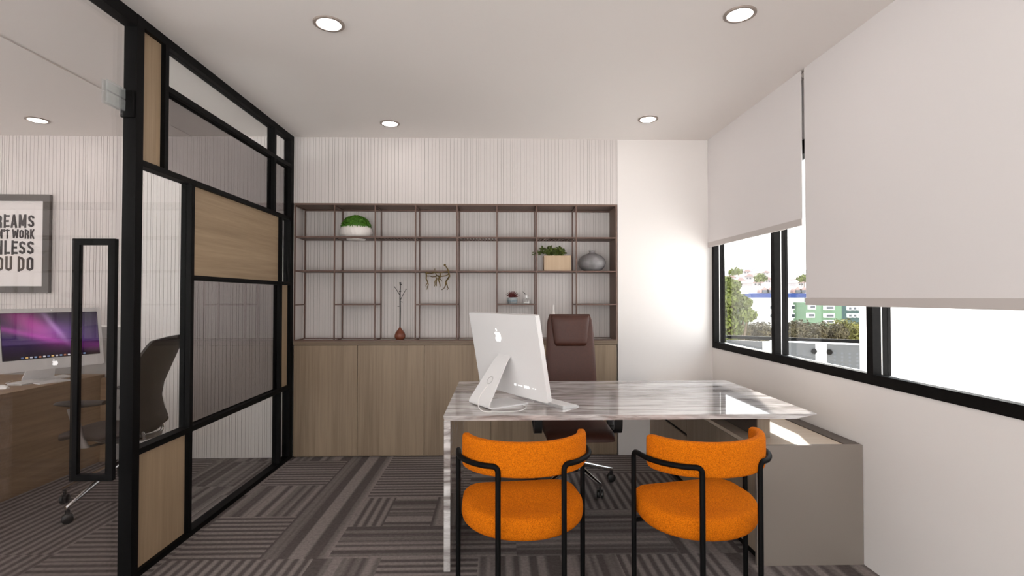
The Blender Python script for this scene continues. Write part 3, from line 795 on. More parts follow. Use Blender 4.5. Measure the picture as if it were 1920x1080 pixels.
def brown_chair():
    x, y = .545, 3.735
    t = thing('office_chair', 'brown leather high back office chair with chrome base behind the desk', 'chair', (x, y, 0))
    star_base(t, .300, math.radians(-60.5), .155, .088, M['chrome'], .026, .014)
    bm = bmesh.new(); tube(bm, [(0,0,.10),(0,0,.185)], .036, 18); tube(bm, [(0,0,.185),(0,0,.34)], .022, 16); obj('gas_column', bm, M['dark plastic'], t, smooth=True, angle=60)
    obj('mechanism', B((-.10, .10, -.12, .14, .335, .372), bevel=.008), M['dark plastic'], t)
    # seat: rounded slab, waterfall front towards the camera (-y)
    bm = bmesh.new(); secs = []
    for i in range(15):
        f = i/14; yy = -.375+.50*f; hw = .235-.010*abs(f-.5)*2
        top = .470-.055*max(0, (.16-f)/.16)**2; bot = .395+.004*math.sin(PI*f)
        if i == 0: top, bot, hw = .425, .405, .218
        n = 24; sec = []
        for q in range(n):
            w = 2*PI*q/n; cc, ss = math.cos(w), math.sin(w)
            sec.append((math.copysign(abs(cc)**.35, cc)*hw, yy, (top+bot)/2+math.copysign(abs(ss)**.6, ss)*(top-bot)/2))
        secs.append(sec)
    loft(bm, secs); obj('seat', bm, M['leather'], t, smooth=True, angle=75)
    # back
    bm = bmesh.new(); secs = []
    for i in range(17):
        f = i/16; z = .485+.735*f; hw = .205-.034*f; yy = .135+.055*f+.025*math.sin(PI*f)*-1; th = .030-.008*f
        if i == 16: hw -= .018; th = .012
        if i == 15: hw -= .004
        sec = []
        for q in range(24):
            w = 2*PI*q/24; cc, ss = math.cos(w), math.sin(w)
            sec.append((math.copysign(abs(cc)**.3, cc)*hw, yy+math.copysign(abs(ss)**.6, ss)*th, z))
        secs.append(sec)
    loft(bm, secs); obj('backrest', bm, M['leather'], t, smooth=True, angle=75)
    bm = bmesh.new(); secs = []
    for i in range(9):
        f = i/8; z = .985+.225*f; hw = .122+.024*f; e = .6 if i in (0, 8) else 1; yy = .143+.045*(.7+.3*f)-.036
        hw *= (.96 if i in (0, 8) else 1); th = .028*e
        sec = []
        for q in range(20):
            w = 2*PI*q/20; cc, ss = math.cos(w), math.sin(w)
            sec.append((math.copysign(abs(cc)**.35, cc)*hw, yy+math.copysign(abs(ss)**.7, ss)*th, z))
        secs.append(sec)
    loft(bm, secs); obj('headrest', bm, M['leather'], t, smooth=True, angle=75)
    for s in (-1, 1):
        bm = bmesh.new(); sx = s*.272
        loop = arcs([(sx, -.10, .430), (sx, -.235, .430), (sx, -.250, .650), (sx, .04, .650), (sx, .05, .45), (sx, -.10, .430)], r=.05, n=5)
        # flat band cross section
        n = len(loop); secs = []
        for i, p in enumerate(loop):
            tdir = (loop[min(i+1, n-1)]-loop[max(i-1, 0)]).normalized(); nn = tdir.cross(Vector((1,0,0))).normalized()
            secs.append([tuple(p+Vector((a*.026, 0, 0))+nn*b) for a, b in ((-1,-.010),(1,-.010),(1,.010),(-1,.010))])
        loft(bm, secs); arm = obj('armrest', bm, M['dark plastic'], t, smooth=True, angle=50)
        bm = bmesh.new()
        box(bm, min(s*.235, sx), max(s*.235, sx), -.10, -.04, .425, .447); obj('arm_bracket', bm, M['dark plastic'], arm)
brown_chair()

def task_chair():
    x, y = -2.489, 3.523
    t = thing('task_chair', 'dark task chair with curved back and chrome base in the left office', 'chair', (x, y, 0), math.radians(5))
    # chair looks towards -x
    star_base(t, .360, math.radians(-108), .25, .092, M['chrome'], .020, .011)
    bm = bmesh.new(); tube(bm, [(0,0,.17),(0,0,.27)], .030, 16); tube(bm, [(0,0,.27),(0,0,.40)], .018, 14); obj('gas_column', bm, M['dark plastic'], t, smooth=True)
    bm = bmesh.new(); secs = []
    for i in range(9):
        f = i/8; xx = -.20+.42*f; hw = .05+.05*math.sin(PI*f); zc = .405+.03*(2*f-1)**2
        secs.append([(xx, hw*math.cos(2*PI*q/12), zc+.016*math.sin(2*PI*q/12)) for q in range(12)])
    loft(bm, secs); obj('mechanism', bm, M['arm grey'], t, smooth=True)
    bm = bmesh.new(); secs = []
    for i in range(15):
        f = i/14; xx = -.335+.50*f; hw = .245*(math.sin(PI*min(1, (f*.9+.06))*.62+.12)**.55); top = .508+.012*math.cos(f*PI*2)-.05*max(0, .25-f)/.25; bot = top-.055+.02*(1-f)*0
        if i == 0: hw *= .75; bot = top-.018
        secs.append([(xx, math.copysign(abs(math.cos(2*PI*q/24))**.5, math.cos(2*PI*q/24))*hw, (top+bot)/2+math.copysign(abs(math.sin(2*PI*q/24))**.8, math.sin(2*PI*q/24))*(top-bot)/2) for q in range(24)])
    loft(bm, secs); obj('seat', bm, M['seat dark'], t, smooth=True, angle=75)
    # back shell: s curve
    prof = [(.165, .455), (.190, .50), (.155, .58), (.135, .66), (.150, .75), (.195, .86), (.245, .98), (.285, 1.065), (.312, 1.095)]
    bm = bmesh.new(); secs = []; N = 14
    for j in range(N+1):
        f = -1+2*j/N; sec_o = []; sec_i = []
        for (px, pz) in prof:
            wz = .225 if pz > .6 else .225-.035*(.6-pz)/.15
            yy = f*wz; bend = .018-.040*f*f*(1 if pz < 1.0 else .9)+0
            zz = pz-.022*f*f*(1 if pz > 1.0 else 0)+(.0 if pz > .5 else .02*f*f)
            sec_o.append((px+bend+.009, yy, zz)); sec_i.append((px+bend-.009, yy, zz))
        secs.append(sec_o+list(reversed(sec_i)))
    loft(bm, secs); bk = obj('backrest', bm, M['mesh black'], t, smooth=True, angle=60)
    for s in (-1, 1):
        bm = bmesh.new(); tube(bm, arcs([(.132, s*.232, .74), (.116, s*.232, .66), (.138, s*.232, .57), (.160, s*.215, .52)], r=.03), .008, 8); obj('side_clip', bm, M['jar glass'], bk, smooth=True, label='clear plastic edge clip')
        bm = bmesh.new(); sy = s*.285
        secs = []
        for (xx, hw, z, th) in ((-.215,.018,.702,.008), (-.195,.036,.704,.013), (-.14,.042,.702,.018), (-.08,.044,.698,.022), (.01,.040,.702,.018), (.06,.030,.704,.012)):
            secs.append([(xx, sy+hw*math.cos(2*PI*q/14), z+th*math.sin(2*PI*q/14)) for q in range(14)])
        loft(bm, secs); pad = obj('armrest', bm, M['mesh black'], t, smooth=True, angle=75)
        bm = bmesh.new(); secs = []
        for (xx, yy, z, a, b) in ((-.12, sy, .668, .030, .020), (-.105, sy, .60, .028, .016), (-.085, sy, .50, .028, .015), (-.06, sy*.96, .43, .034, .018), (0, sy*.6, .42, .03, .016), (.03, sy*.2, .405, .03, .014)):
            secs.append([(xx+a*math.cos(2*PI*q/12), yy+b*math.sin(2*PI*q/12), z) for q in range(12)])
        loft(bm, secs[:4]); loft(bm, [[(x_, y_, z_-.0) for x_, y_, z_ in secs[3]], [(px_, s*.10, .41+ (i_ % 2)*0) for i_, (px_, _, _) in enumerate(secs[3])]], cap=False)
        obj('arm_post', bm, M['arm grey'], t, smooth=True, angle=75)
    for s in (-1, 1):
        bm = bmesh.new(); tube(bm, arcs([(.17, s*.12, .50), (.20, s*.10, .43), (.08, s*.03, .405)], r=.06), .010, 8); obj('back_bracket', bm, M['chrome'], t, smooth=True)
task_chair()

# ------------------------------------------------------------------ computers
def apple_outline(s=1.0):
    pts = []
    P0 = [(0,.40),(.16,.47),(.34,.46),(.46,.38),(.50,.30),(.40,.22),(.36,.08),(.40,-.06),(.52,-.16),(.46,-.32),(.34,-.48),(.20,-.54),(.06,-.50),(-.08,-.50),(-.22,-.54),(-.36,-.46),(-.48,-.28),(-.54,-.04),(-.52,.18),(-.42,.36),(-.28,.45),(-.14,.45)]
    n = len(P0)
    for i in range(n):
        a, b, c, d = (Vector((*P0[(i+k) % n], 0)) for k in (-1, 0, 1, 2))
        for q in range(4):
            t_ = q/4; p = .5*((2*b)+(-a+c)*t_+(2*a-5*b+4*c-d)*t_*t_+(-a+3*b-3*c+d)*t_**3); pts.append((p.x*s, p.y*s))
    leaf = [(.02*s,.56*s),(.04*s,.70*s),(.14*s,.82*s),(.26*s,.86*s),(.25*s,.72*s),(.15*s,.60*s)]
    return pts, leaf

def computer(label, cb, yaw, tilt, deskz, ports=True, dot=True, cable=None):
    """cb: centre of the body's lower edge (world). local +y = screen side. yaw about z."""
    t = thing('desktop_computer', label, 'computer', (cb[0], cb[1], deskz), yaw, 'white all in one computers')
    hz = cb[2]-deskz; W, Hh = .65, .455; th = .026
    Rm = Matrix.Rotation(tilt, 4, 'X')           # top leans towards -y
    def place(bm):
        bmesh.ops.rotate(bm, verts=bm.verts, cent=(0,0,0), matrix=Rm.to_3x3()); bmesh.ops.translate(bm, verts=bm.verts, vec=(0,0,hz)); return bm
    # body: back plane y=0, front y=th ; slightly rounded corners
    def rr(w, h, r, z0=0):
        o = []
        for cx_, cz_, a0 in ((w/2-r, z0+h-r, 0), (-w/2+r, z0+h-r, 90), (-w/2+r, z0+r, 180), (w/2-r, z0+r, 270)):
            for k in range(5): a = math.radians(a0+22.5*k); o.append((cx_+r*math.cos(a), cz_+r*math.sin(a)))
        return o
    bm = bmesh.new(); prism(bm, rr(W, Hh, .010), 0, th, 'y'); body = obj('body', place(bm), M['apple white'], t, smooth=True, angle=50)
    zc = .082
    bm = bmesh.new(); prism(bm, rr(W-.050, Hh-zc-.032, .003, zc), th+.0002, th+.002, 'y'); obj('bezel', place(bm), M['screen black'], body)
    sc = obj('screen', place(B((-W/2+.028, W/2-.028, th+.0022, th+.0030, zc+.003, Hh-.035))), None, body)
    sc.data.materials.append(screen_mat(hz, tilt))
    ap, lf = apple_outline(.054)
    def logo(yy0, yy1, sc_, cz_, flip):
        bm = bmesh.new()
        for out in (ap, lf): prism(bm, [(p[0]*sc_*flip+(-.045 if flip < 0 else 0), p[1]*sc_+cz_) for p in out], yy0, yy1, 'y')
        return place(bm)
    obj('logo', logo(-.0012, -.0002, 1.0, .325, -1), M['logo white'], body); obj('logo', logo(th+.0002, th+.0012, .62, .040, 1), M['logo white'], body)
    # camera dot and dock icons
    bm = bmesh.new(); 
    prism(bm, [(.004*math.cos(2*PI*k/12), Hh-.014+.004*math.sin(2*PI*k/12)) for k in range(12)], th+.0002, th+.0012, 'y'); obj('camera_dot', place(bm), M['logo white'], body)
    cols = [(120,150,190),(190,190,200),(220,190,120),(90,110,150),(200,200,205),(160,120,90),(100,150,190),(210,210,215),(190,110,80),(120,130,150),(230,220,200),(90,90,110)]
    x = -.20
    for k in range(16):
        c = cols[k % len(cols)]; m = MICO[k % len(MICO)]
        obj('screen_icon', place(B((x, x+.015, th+.0031, th+.0036, zc+.008, zc+.019))), m, sc); x += .0255
    # ports, their glints painted as glowing white slots
    if ports:
        px = [-.055,-.085,-.10,-.115,-.14,-.152,-.164,-.176,-.215,-.235]; hh = [.010,.006,.005,.005,.013,.013,.013,.013,.004,.004]; ww = [.008,.004,.004,.004,.004,.004,.004,.004,.004,.004]
        bm = bmesh.new()
        for q, (a, b, c) in enumerate(zip(px, hh, ww)): box(bm, -a-c, -a+c, -.0012, -.0002, .062-b/2, .062+b/2)
        obj('ports', place(bm), M['logo white'], body)
    # stand: bent sheet, foot under the body towards the screen side
    sw = .10; ztop = .215
    top = Rm @ Vector((0, -.001, ztop)); top = (top.y, top.z+hz)
    path = [(.045, .004), (-.19, .004), (-.214, .010), (-.206, .030), (top[0]-.030, top[1]-.02), (top[0]-.0035, top[1]+.008)]
    th2 = .006
    P_ = arcs([(0, a, b) for a, b in path], r=.02, n=4); n = len(P_); secs = []
    for i, p in enumerate(P_):
        d = (P_[min(i+1, n-1)]-P_[max(i-1, 0)]).normalized(); nn = d.cross(Vector((1,0,0)))
        sw_ = sw-.042*max(0, min(1, (p.z-.02)/(top[1]-.02)))
        secs.append([tuple(p+Vector((a*sw_, 0, 0))+nn*b) for a, b in ((-1,-.0035),(1,-.0035),(1,.0035),(-1,.0035))])
    bm = bmesh.new(); loft(bm, secs); st = obj('stand', bm, M['apple white'], t, smooth=True, angle=40)
    # cable hole ring on the stand
    if ports:
        f = .50; yy = -.206+(top[0]-.030+.206)*f; zz = .030+(top[1]-.02-.030)*f; d = Vector((0, top[0]-.030+.206, top[1]-.050)).normalized(); nn = d.cross(Vector((1,0,0))).normalized()
        bm = bmesh.new(); n = 24; c = Vector((0, yy, zz)); secs = []
        for (r, off) in ((.024,.0036),(.024,.0046),(.020,.0046),(.020,.0036)):
            secs.append([tuple(c-nn*(-off if nn.y < 0 else off)+Vector((1,0,0))*r*math.cos(2*PI*k/n)+d*r*math.sin(2*PI*k/n)) for k in range(n)])
        loft(bm, secs+[secs[0]], cap=False); obj('cable_hole', bm, M['alu'], st, smooth=True)
    return t

def screen_mat(hz, tilt):
    m, t, b, o = nt('glowing aurora screen'); t.nodes.remove(b); L = t.links.new
    tc = node(t, 'ShaderNodeTexCoord'); sp = node(t, 'ShaderNodeSeparateXYZ'); L(tc.outputs['Generated'], sp.inputs[0])
    def math_(op, a, b_=None, c=None):
        n = node(t, 'ShaderNodeMath', operation=op)
        for i, v in enumerate((a, b_, c)):
            if v is None: continue
            if isinstance(v, (int, float)): n.inputs[i].default_value = v
            else: L(v, n.inputs[i])
        return n.outputs[0]
    x = math_('SUBTRACT', 1, sp.outputs['X']); z = sp.outputs['Z']    # x: left to right as seen from the front
    def band(cx, slope, width, zc, zw):
        d = math_('SUBTRACT', math_('SUBTRACT', x, cx), math_('MULTIPLY', math_('SUBTRACT', z, .5), slope))
        g = math_('POWER', 2.718, math_('MULTIPLY', math_('MULTIPLY', d, d), -1/(width*width)))
        e = math_('SUBTRACT', z, zc); h = math_('POWER', 2.718, math_('MULTIPLY', math_('MULTIPLY', e, e), -1/(zw*zw)))
        return math_('MULTIPLY', g, h)
    def mixc(a, fac, col):
        n = node(t, 'ShaderNodeMix', data_type='RGBA', blend_type='ADD', clamp_factor=False); L(fac, n.inputs['Factor']); n.inputs['B'].default_value = (*lin(col), 1)
        if isinstance(a, tuple): n.inputs['A'].default_value = (*a, 1)
        else: L(a, n.inputs['A'])
        return n.outputs['Result']
    r = node(t, 'ShaderNodeValToRGB'); e = r.color_ramp.elements; e[0].position = 0; e[0].color = (*lin((14,10,26)), 1); e[1].position = 1; e[1].color = (*lin((52,46,66)), 1)
    q = e.new(.30); q.color = (*lin((44,24,78)), 1); q = e.new(.34); q.color = (*lin((96,72,128)), 1); L(z, r.inputs['Fac'])
    c = r.outputs['Color']
    c = mixc(c, band(.42, -.50, .16, .70, .34), (205,70,160)); c = mixc(c, band(.30, -1.6, .10, .60, .30), (170,60,150))
    c = mixc(c, band(.58, -.34, .035, .68, .34), (170,140,180)); c = mixc(c, band(.58, -.3, .22, .58, .20), (110,70,140)); c = mixc(c, band(.6, -1.4, .20, .20, .10), (120,30,110))
    em = node(t, 'ShaderNodeEmission'); em.inputs['Strength'].default_value = .5; L(c, em.inputs['Color'])
    gl = node(t, 'ShaderNodeBsdfGlossy'); gl.inputs['Roughness'].default_value = .05; gl.inputs['Color'].default_value = (.05,.05,.05,1)
    ad = node(t, 'ShaderNodeAddShader'); L(em.outputs[0], ad.inputs[0]); L(gl.outputs[0], ad.inputs[1]); L(ad.outputs[0], o.inputs['Surface'])
    return m
MICO = [plain('screen icon %s' % nme, c, .4, emit=.45) for nme, c in (('blue', (120,150,190)), ('silver', (190,190,200)), ('amber', (220,180,110)), ('slate', (90,110,150)), ('pale', (215,215,220)), ('rust', (170,110,80)))]

computer('white all in one computer seen from behind on the marble desk', (.075, 2.895, .810), -.983, .184, DZ)
computer('white all in one computer with purple screen on the left office desk', (-3.339, 3.991, .812), -2.022, .156, .71, ports=False)

def keyboard(loc, rz, label):
    t = thing('keyboard', label, 'keyboard', loc, rz, 'white computer keyboards')
    bm = bmesh.new(); w, d = .215, .057
    prism(bm, [(-d, 0), (d, 0), (d, .0155), (d-.004, .0165), (-d, .006)], -w, w, 'x'); obj('base', bm, M['alu'], t)
    bm = bmesh.new(); rows = [(14, .016), (14, .016), (13, .016), (12, .016), (8, .016)]
    for r_, (nk, _) in enumerate(rows):
        y = -d+.008+r_*.021; z = .006+(y+d)*.092+.0005; kw = (2*w-.012)/nk
        for k in range(nk):
            xx = -w+.006+k*kw
            v = box(bm, xx+.0012, xx+kw-.0012, y, y+.0185, z, z+.0022)
    obj('keys', bm, M['keycap'], t)
keyboard((.268, 2.915, DZ+.0002), -.983+PI, 'white keyboard lying under the computer on the marble desk')
keyboard((-3.47, 4.06, .7102), math.radians(84), 'white keyboard in front of the purple computer screen')
def mouse(loc, rz, label):
    bm = bmesh.new(); secs = []
    for i in range(9):
        f = i/8; yy = -.055+.11*f; s = max(.12, math.sin(PI*(f*.86+.07)))**.5; h = .030*s*(1-.25*f); w = .029*s
        secs.append([(w*math.cos(PI*q/10), yy, h*math.sin(PI*q/10)) for q in range(11)])
    loft(bm, secs); tag(obj('computer_mouse', bm, M['keycap'], None, loc, (0,0,rz), smooth=True, angle=60), label, 'mouse')
mouse((-3.47, 3.72, .7102), math.radians(84), 'white computer mouse at the left picture edge beside the keyboard')

def cord(name, pts, label, r=.0022):
    # smooth through the points
    P_ = [Vector(p) for p in pts]; out = []
    for i in range(len(P_)-1):
        a, b, c, d = P_[max(i-1, 0)], P_[i], P_[i+1], P_[min(i+2, len(P_)-1)]
        for q in range(8):
            s = q/8; out.append(.5*((2*b)+(-a+c)*s+(2*a-5*b+4*c-d)*s*s+(-a+3*b-3*c+d)*s**3))
    out.append(P_[-1]); bm = bmesh.new(); tube(bm, out, r, 8)
    tag(obj(name, bm, M['cord'], None, smooth=True), label, 'cable')
z = DZ+.0026
cord('power_cable', [(-.050, 2.775, .885), (-.093, 2.735, .83), (-.100, 2.690, .785), (-.072, 2.655, z), (-.02, 2.642, z), (.06, 2.642, z), (.125, 2.68, z), (.150, 2.76, z), (.128, 2.83, z), (.150, 2.872, z), (.20, 2.885, z)],
     'thin white cable curling from the computer stand over the marble')
z = .7126
cord('keyboard_cable', [(-3.70, 4.06, z), (-3.64, 3.94, z), (-3.60, 3.93, z), (-3.545, 4.00, z), (-3.54, 4.05, z)], 'thin white cable behind the keyboard on the oak desk', .002)

# ------------------------------------------------------------------ left office: desk, screen, poster
def left_desk():
    t = thing('oak_desk', 'long tan oak desk with closed front in the left office', 'desk', (-3.6, 2.9, 0))
    cx, cy = -3.6, 2.9
    def P(name, m, *bx, **k):
        bm = B(*bx, bevel=k.pop('bevel', 0)); bmesh.ops.translate(bm, verts=bm.verts, vec=(-cx, -cy, 0)); return obj(name, bm, m, t, **k)
    P('desk_top', M['desk oak'], (-4.15, -3.262, 1.3, 4.400, .685, .71), bevel=.0015)
    P('front_panel', M['desk oak'], (-3.288, -3.266, 1.32, 4.36, 0, .6845))
    P('end_panel', M['desk oak x'], (-4.12, -3.20, 4.361, 4.383, 0, .6845)); P('end_panel', M['desk oak x'], (-4.12, -3.289, 1.32, 1.342, 0, .6845))
left_desk()
t = thing('desk_screen', 'grey fabric screen with white top cap standing behind the oak desk', 'desk screen', (-3.6, 4.405, 0))
obj('felt_panel', B((-.95, .46, -.001, .012, 0, 1.10)), M['grey screen'], t)
obj('top_cap', B((-.952, .462, -.004, .015, 1.1005, 1.118), bevel=.004), M['gasket'], t)

def layout(txt):
    """condensed bold capitals as centre-line strokes in a box of height 1"""
    t0 = .125; T_, B_ = 1-t0, t0; L_, R_ = .125, .375; c = .12
    D = [[(L_,0),(L_,1)], [(L_,T_),(.27,T_),(R_,T_-c),(R_,B_+c),(.27,B_),(L_,B_)]]
    G = {'D': D, 'O': [[(.25,T_),(R_,T_-c*.7),(R_,B_+c*.7),(.25,B_),(L_,B_+c*.7),(L_,T_-c*.7),(.25,T_),(R_,T_-c*.7)]],
         'R': [[(L_,0),(L_,1)], [(L_,T_),(.27,T_),(R_,T_-c*.8),(R_,.60),(.27,.49),(L_,.49)], [(.25,.49),(R_,.38),(.385,0)]],
         'E': [[(L_,0),(L_,1)], [(L_,T_),(.43,T_)], [(L_,.5),(.39,.5)], [(L_,B_),(.43,B_)]],
         'A': [[(.10,0),(.25,.98)], [(.25,.98),(.40,0)], [(.15,.28),(.35,.28)]],
         'M': [[(L_,0),(L_,1)], [(.14,.97),(.30,.15)], [(.30,.15),(.46,.97)], [(.475,0),(.475,1)]],
         'S': [[(R_+.01,.70),(R_,T_-c*.7),(.25,T_),(L_,T_-c*.7),(L_,.68),(.16,.57),(.34,.43),(R_,.32),(R_,B_+c*.7),(.25,B_),(L_,B_+c*.7),(L_-.01,.30)]],
         'N': [[(L_,0),(L_,1)], [(.135,.95),(.37,.05)], [(R_+.005,0),(R_+.005,1)]],
         'T': [[(.02,T_),(.42,T_)], [(.22,0),(.22,1)]], "'": [[(.09,1),(.09,.72)]],
         'W': [[(.08,1),(.18,.05)], [(.18,.05),(.32,.85)], [(.32,.85),(.46,.05)], [(.46,.05),(.56,1)]],
         'K': [[(L_,0),(L_,1)], [(.40,1),(.17,.45)], [(.20,.55),(.41,0)]], 'U': [[(L_,1),(L_,B_+c*.7),(.25,B_),(R_,B_+c*.7),(R_,1)]],
         'L': [[(L_,0),(L_,1)], [(L_,B_),(.40,B_)]], 'Y': [[(.07,1),(.25,.48)], [(.43,1),(.25,.48)], [(.25,.50),(.25,0)]]}
    wd_ = {'M': .60, 'W': .64, 'T': .44, "'": .18, 'E': .46, 'L': .43, ' ': .20}
    out = []; x = 0
    for ch in txt:
        for pl in G.get(ch, []): out.append([(px+x, pz) for px, pz in pl])
        x += wd_.get(ch, .50)
    return out, x

def poster():
    x0, x1, z0, z1 = -4.37, -3.725, 1.385, 2.203; y = WY-.002
    t = thing('poster', 'dark framed white poster with bold motto text on the slatted wall', 'poster', ((x0+x1)/2, y, z0)); w = (x1-x0)/2; h = z1-z0; f = .054
    obj('frame', B((-w, w, -.028, 0, 0, f), (-w, w, -.028, 0, h-f, h), (-w, -w+f, -.028, 0, f, h-f), (w-f, w, -.028, 0, f, h-f)), M['poster frame'], t)
    sh = obj('paper', B((-w+f, w-f, -.012, -.002, f, h-f)), M['paper'], t)
    def Z(py): return 1.35-(py-557)/970*4.39-z0-.004
    lines = [('DREAMS', 404, 429), ("DON'T WORK", 431.5, 449), ('UNLESS', 452, 478.5), ('YOU DO', 481, 509.5)]
    xr = -3.853-(x0+x1)/2; xl = -xr-.0
    for txt, a, b in lines:
        za, zb = Z(a), Z(b); strokes, total = layout(txt); kx = (xr-xl)/total; kz = za-zb
        bm = bmesh.new(); hw = .0082*(za-zb)/.113; dy = -.0135
        for pl in strokes:
            P_ = [Vector((xl+px*kx, zb+pz*kz)) for px, pz in pl]
            # keep the stroke inside the cap height
            for i in range(len(P_)-1):
                p, q = P_[i], P_[i+1]; d = (q-p).normalized(); n_ = Vector((-d.y, d.x))*hw
                ext = hw*.0; c = [p-n_-d*ext, q-n_+d*ext, q+n_+d*ext, p+n_-d*ext]; dy -= .00003
                prism(bm, [(v.x, v.y) for v in c], dy, -.0121, 'y')
            for p in P_[1:-1]:
                dy -= .00003; prism(bm, [(p.x+hw*math.cos(2*PI*k/12), p.y+hw*math.sin(2*PI*k/12)) for k in range(12)], dy, -.0121, 'y')
        obj('lettering', bm, M['ink'], sh)
poster()

# ------------------------------------------------------------------ outdoors
def TU(px): return math.tan(math.atan((px-960)/970)+.027313)
def W(px, d, py=557):
    x = TU(px)*d; dc = d*.99963+x*.0273
    return (x, d, 1.35-(py-557)/970*dc)
def clump(bm, c, r, n, size, rnd, squash=.8):
    pts = []
    for i in range(n):
        d = Vector([rnd.gauss(0, 1) for _ in range(3)]).normalized(); k = rnd.random()**.35
        pts.append((Vector(c)+Vector((d.x*r, d.y*r, d.z*r*squash))*k, d+Vector([rnd.uniform(-.7,.7) for _ in range(3)])))
    leaves(bm, pts, size, .5, rnd)
def tree(name, label, cat, base, blobs, mat, leaf, n, seed, trunk=True, group=None):
    rnd = random.Random(seed); t = thing(name, label, cat, base, 0, group); bm = bmesh.new()
    for (x, y, z, r) in blobs: clump(bm, (x, y, z), r, n, leaf, rnd)
    obj('foliage', bm, mat, t)
    if trunk:
        top = max(b[2] for b in blobs); bm = bmesh.new(); tube(bm, [(0,0,0), (.1,0,top*.4), (0,0,top*.9)], [.14,.10,.04], 8)
        for (x, y, z, r) in blobs[::2]: tube(bm, [(.05,0,top*.45), (x*.6, y*.6, z*.8), (x, y, z)], [.06,.04,.015], 6)
        obj('trunk', bm, M['bark'], t)
GZ = -3.2
gb = obj('garden_ground', B((-30, 130, 5.6, 260, GZ-.3, GZ)), M['ground out']); gb['kind'] = 'structure'
# tree beside the first pane
bx_, by_ = W(1371, 11.9)[:2]
bl = []
rnd = random.Random(5)
for (px, py, r) in ((1372,545,.28),(1385,560,.30),(1368,575,.34),(1396,572,.26),(1408,568,.16),(1380,592,.30),(1398,590,.22),(1366,605,.34),(1386,618,.30),(1374,632,.32),(1350,590,.5),(1345,560,.4),(1366,528,.16),(1378,535,.16)):
    p = W(px-5, 11.9, py); bl.append((p[0]-bx_, rnd.uniform(-.25,.25), p[2]-GZ, r*.95))
tree('leafy_tree', 'yellow green leafy tree outside at the left of the far window pane', 'tree', (bx_, by_, GZ), bl, M['tree leaf'], .045, 420, 11)
# bushes on the white planter wall
for i, (px, py, w, m, l) in enumerate(((1392,618,.42,0,'olive bush just right of the tree outside the far pane'), (1418,614,.46,0,'olive bush in the middle of the far pane'), (1444,617,.44,0,'olive bush seen beside the first mullion'),
        (1470,616,.44,0,'olive bush mostly hidden behind the first mullion'), (1497,614,.46,0,'olive bush at the left of the second pane'), (1524,612,.50,0,'olive bush below the green building'), (1552,618,.42,0,'dark olive bush between two larger ones'), (1586,614,.56,1,'brighter green bush at the right of the second pane'), (1618,618,.5,1,'green bush cut by the white outer wall'))):
    d = 13.45+.75*(i % 2); p = W(px, d, py); r = random.Random(i+40)
    bl = [(r.uniform(-.3,.3), r.uniform(-.15,.15), r.uniform(-.1,.10)+.20, w*.60) for _ in range(5)]+[(-.28,-.1,.0,w*.5),(0,-.1,-.05,w*.5),(.28,-.1,.0,w*.5)]
    tree('garden_bush', l, 'bush', (p[0], d, p[2]-.30), bl, M['bush leaf 2'] if m else M['bush leaf'], .04, 330, 60+i, trunk=False, group='bushes along the outer wall')
pw = obj('planter_wall', B((1.0, 16, 12.65, 12.85, GZ, .24)), M['out white']); tag(pw, 'low white outer wall standing in front of the row of bushes', 'wall')
# perforated balcony railing
A_ = Vector((4.266, 9.45, 0)); B_ = Vector((5.948, 8.36, 0)); D_ = (B_-A_); LL = D_.length; ang = math.atan2(D_.y, D_.x)
t = thing('balcony_railing', 'dark topped balcony railing with perforated grey panels outside the window', 'railing', (A_.x, A_.y, GZ), ang)
def srail(px):   # distance along the railing for a picture column
    u = TU(px); return (u*A_.y-A_.x)/(D_.x/LL-u*D_.y/LL)
ztop = .645-GZ
obj('handrail', B((-3, LL+1.6, -.04, .04, ztop-.055, ztop), bevel=.006), M['rail dark'], t)
edges = [(1318,1356), (1361,1429), (1455,1528), (1549,1640)]
for (a, b) in edges:
    s0, s1 = srail(a), srail(b); bm = bmesh.new(); box(bm, s0, s1, -.012, .012, 2.2, ztop-.085)
    pn = obj('panel', bm, M['panel grey'], t)
    bm = bmesh.new(); s = s0+.10
    while s < s1-.10:
        zz = ztop-.22
        while zz > 2.3:
            box(bm, s, s+.028, -.0135, -.0125, zz-.028, zz); zz -= .060
        s += .105
    obj('perforation', bm, M['out window'], pn)
for px in (1525.5, 1554):
    s = srail(px); bm = bmesh.new(); tube(bm, [(s, -.05, ztop-.22), (s, -.012, ztop-.22)], .045, 14); obj('knob', bm, M['rail dark'], t)
for px in (1445, 1541, 1612):
    s = srail(px); bm = bmesh.new(); box(bm, s-.02, s+.02, .013, .035, 0, ztop-.056); obj('post', bm, M['out white'], t)
# white neighbouring wall
nw = obj('neighbour_wall', B((3.165, 8.5, 4.2, 4.45, GZ, 1.46)), M['out white']); tag(nw, 'bright white outer wall filling the near window pane', 'wall')

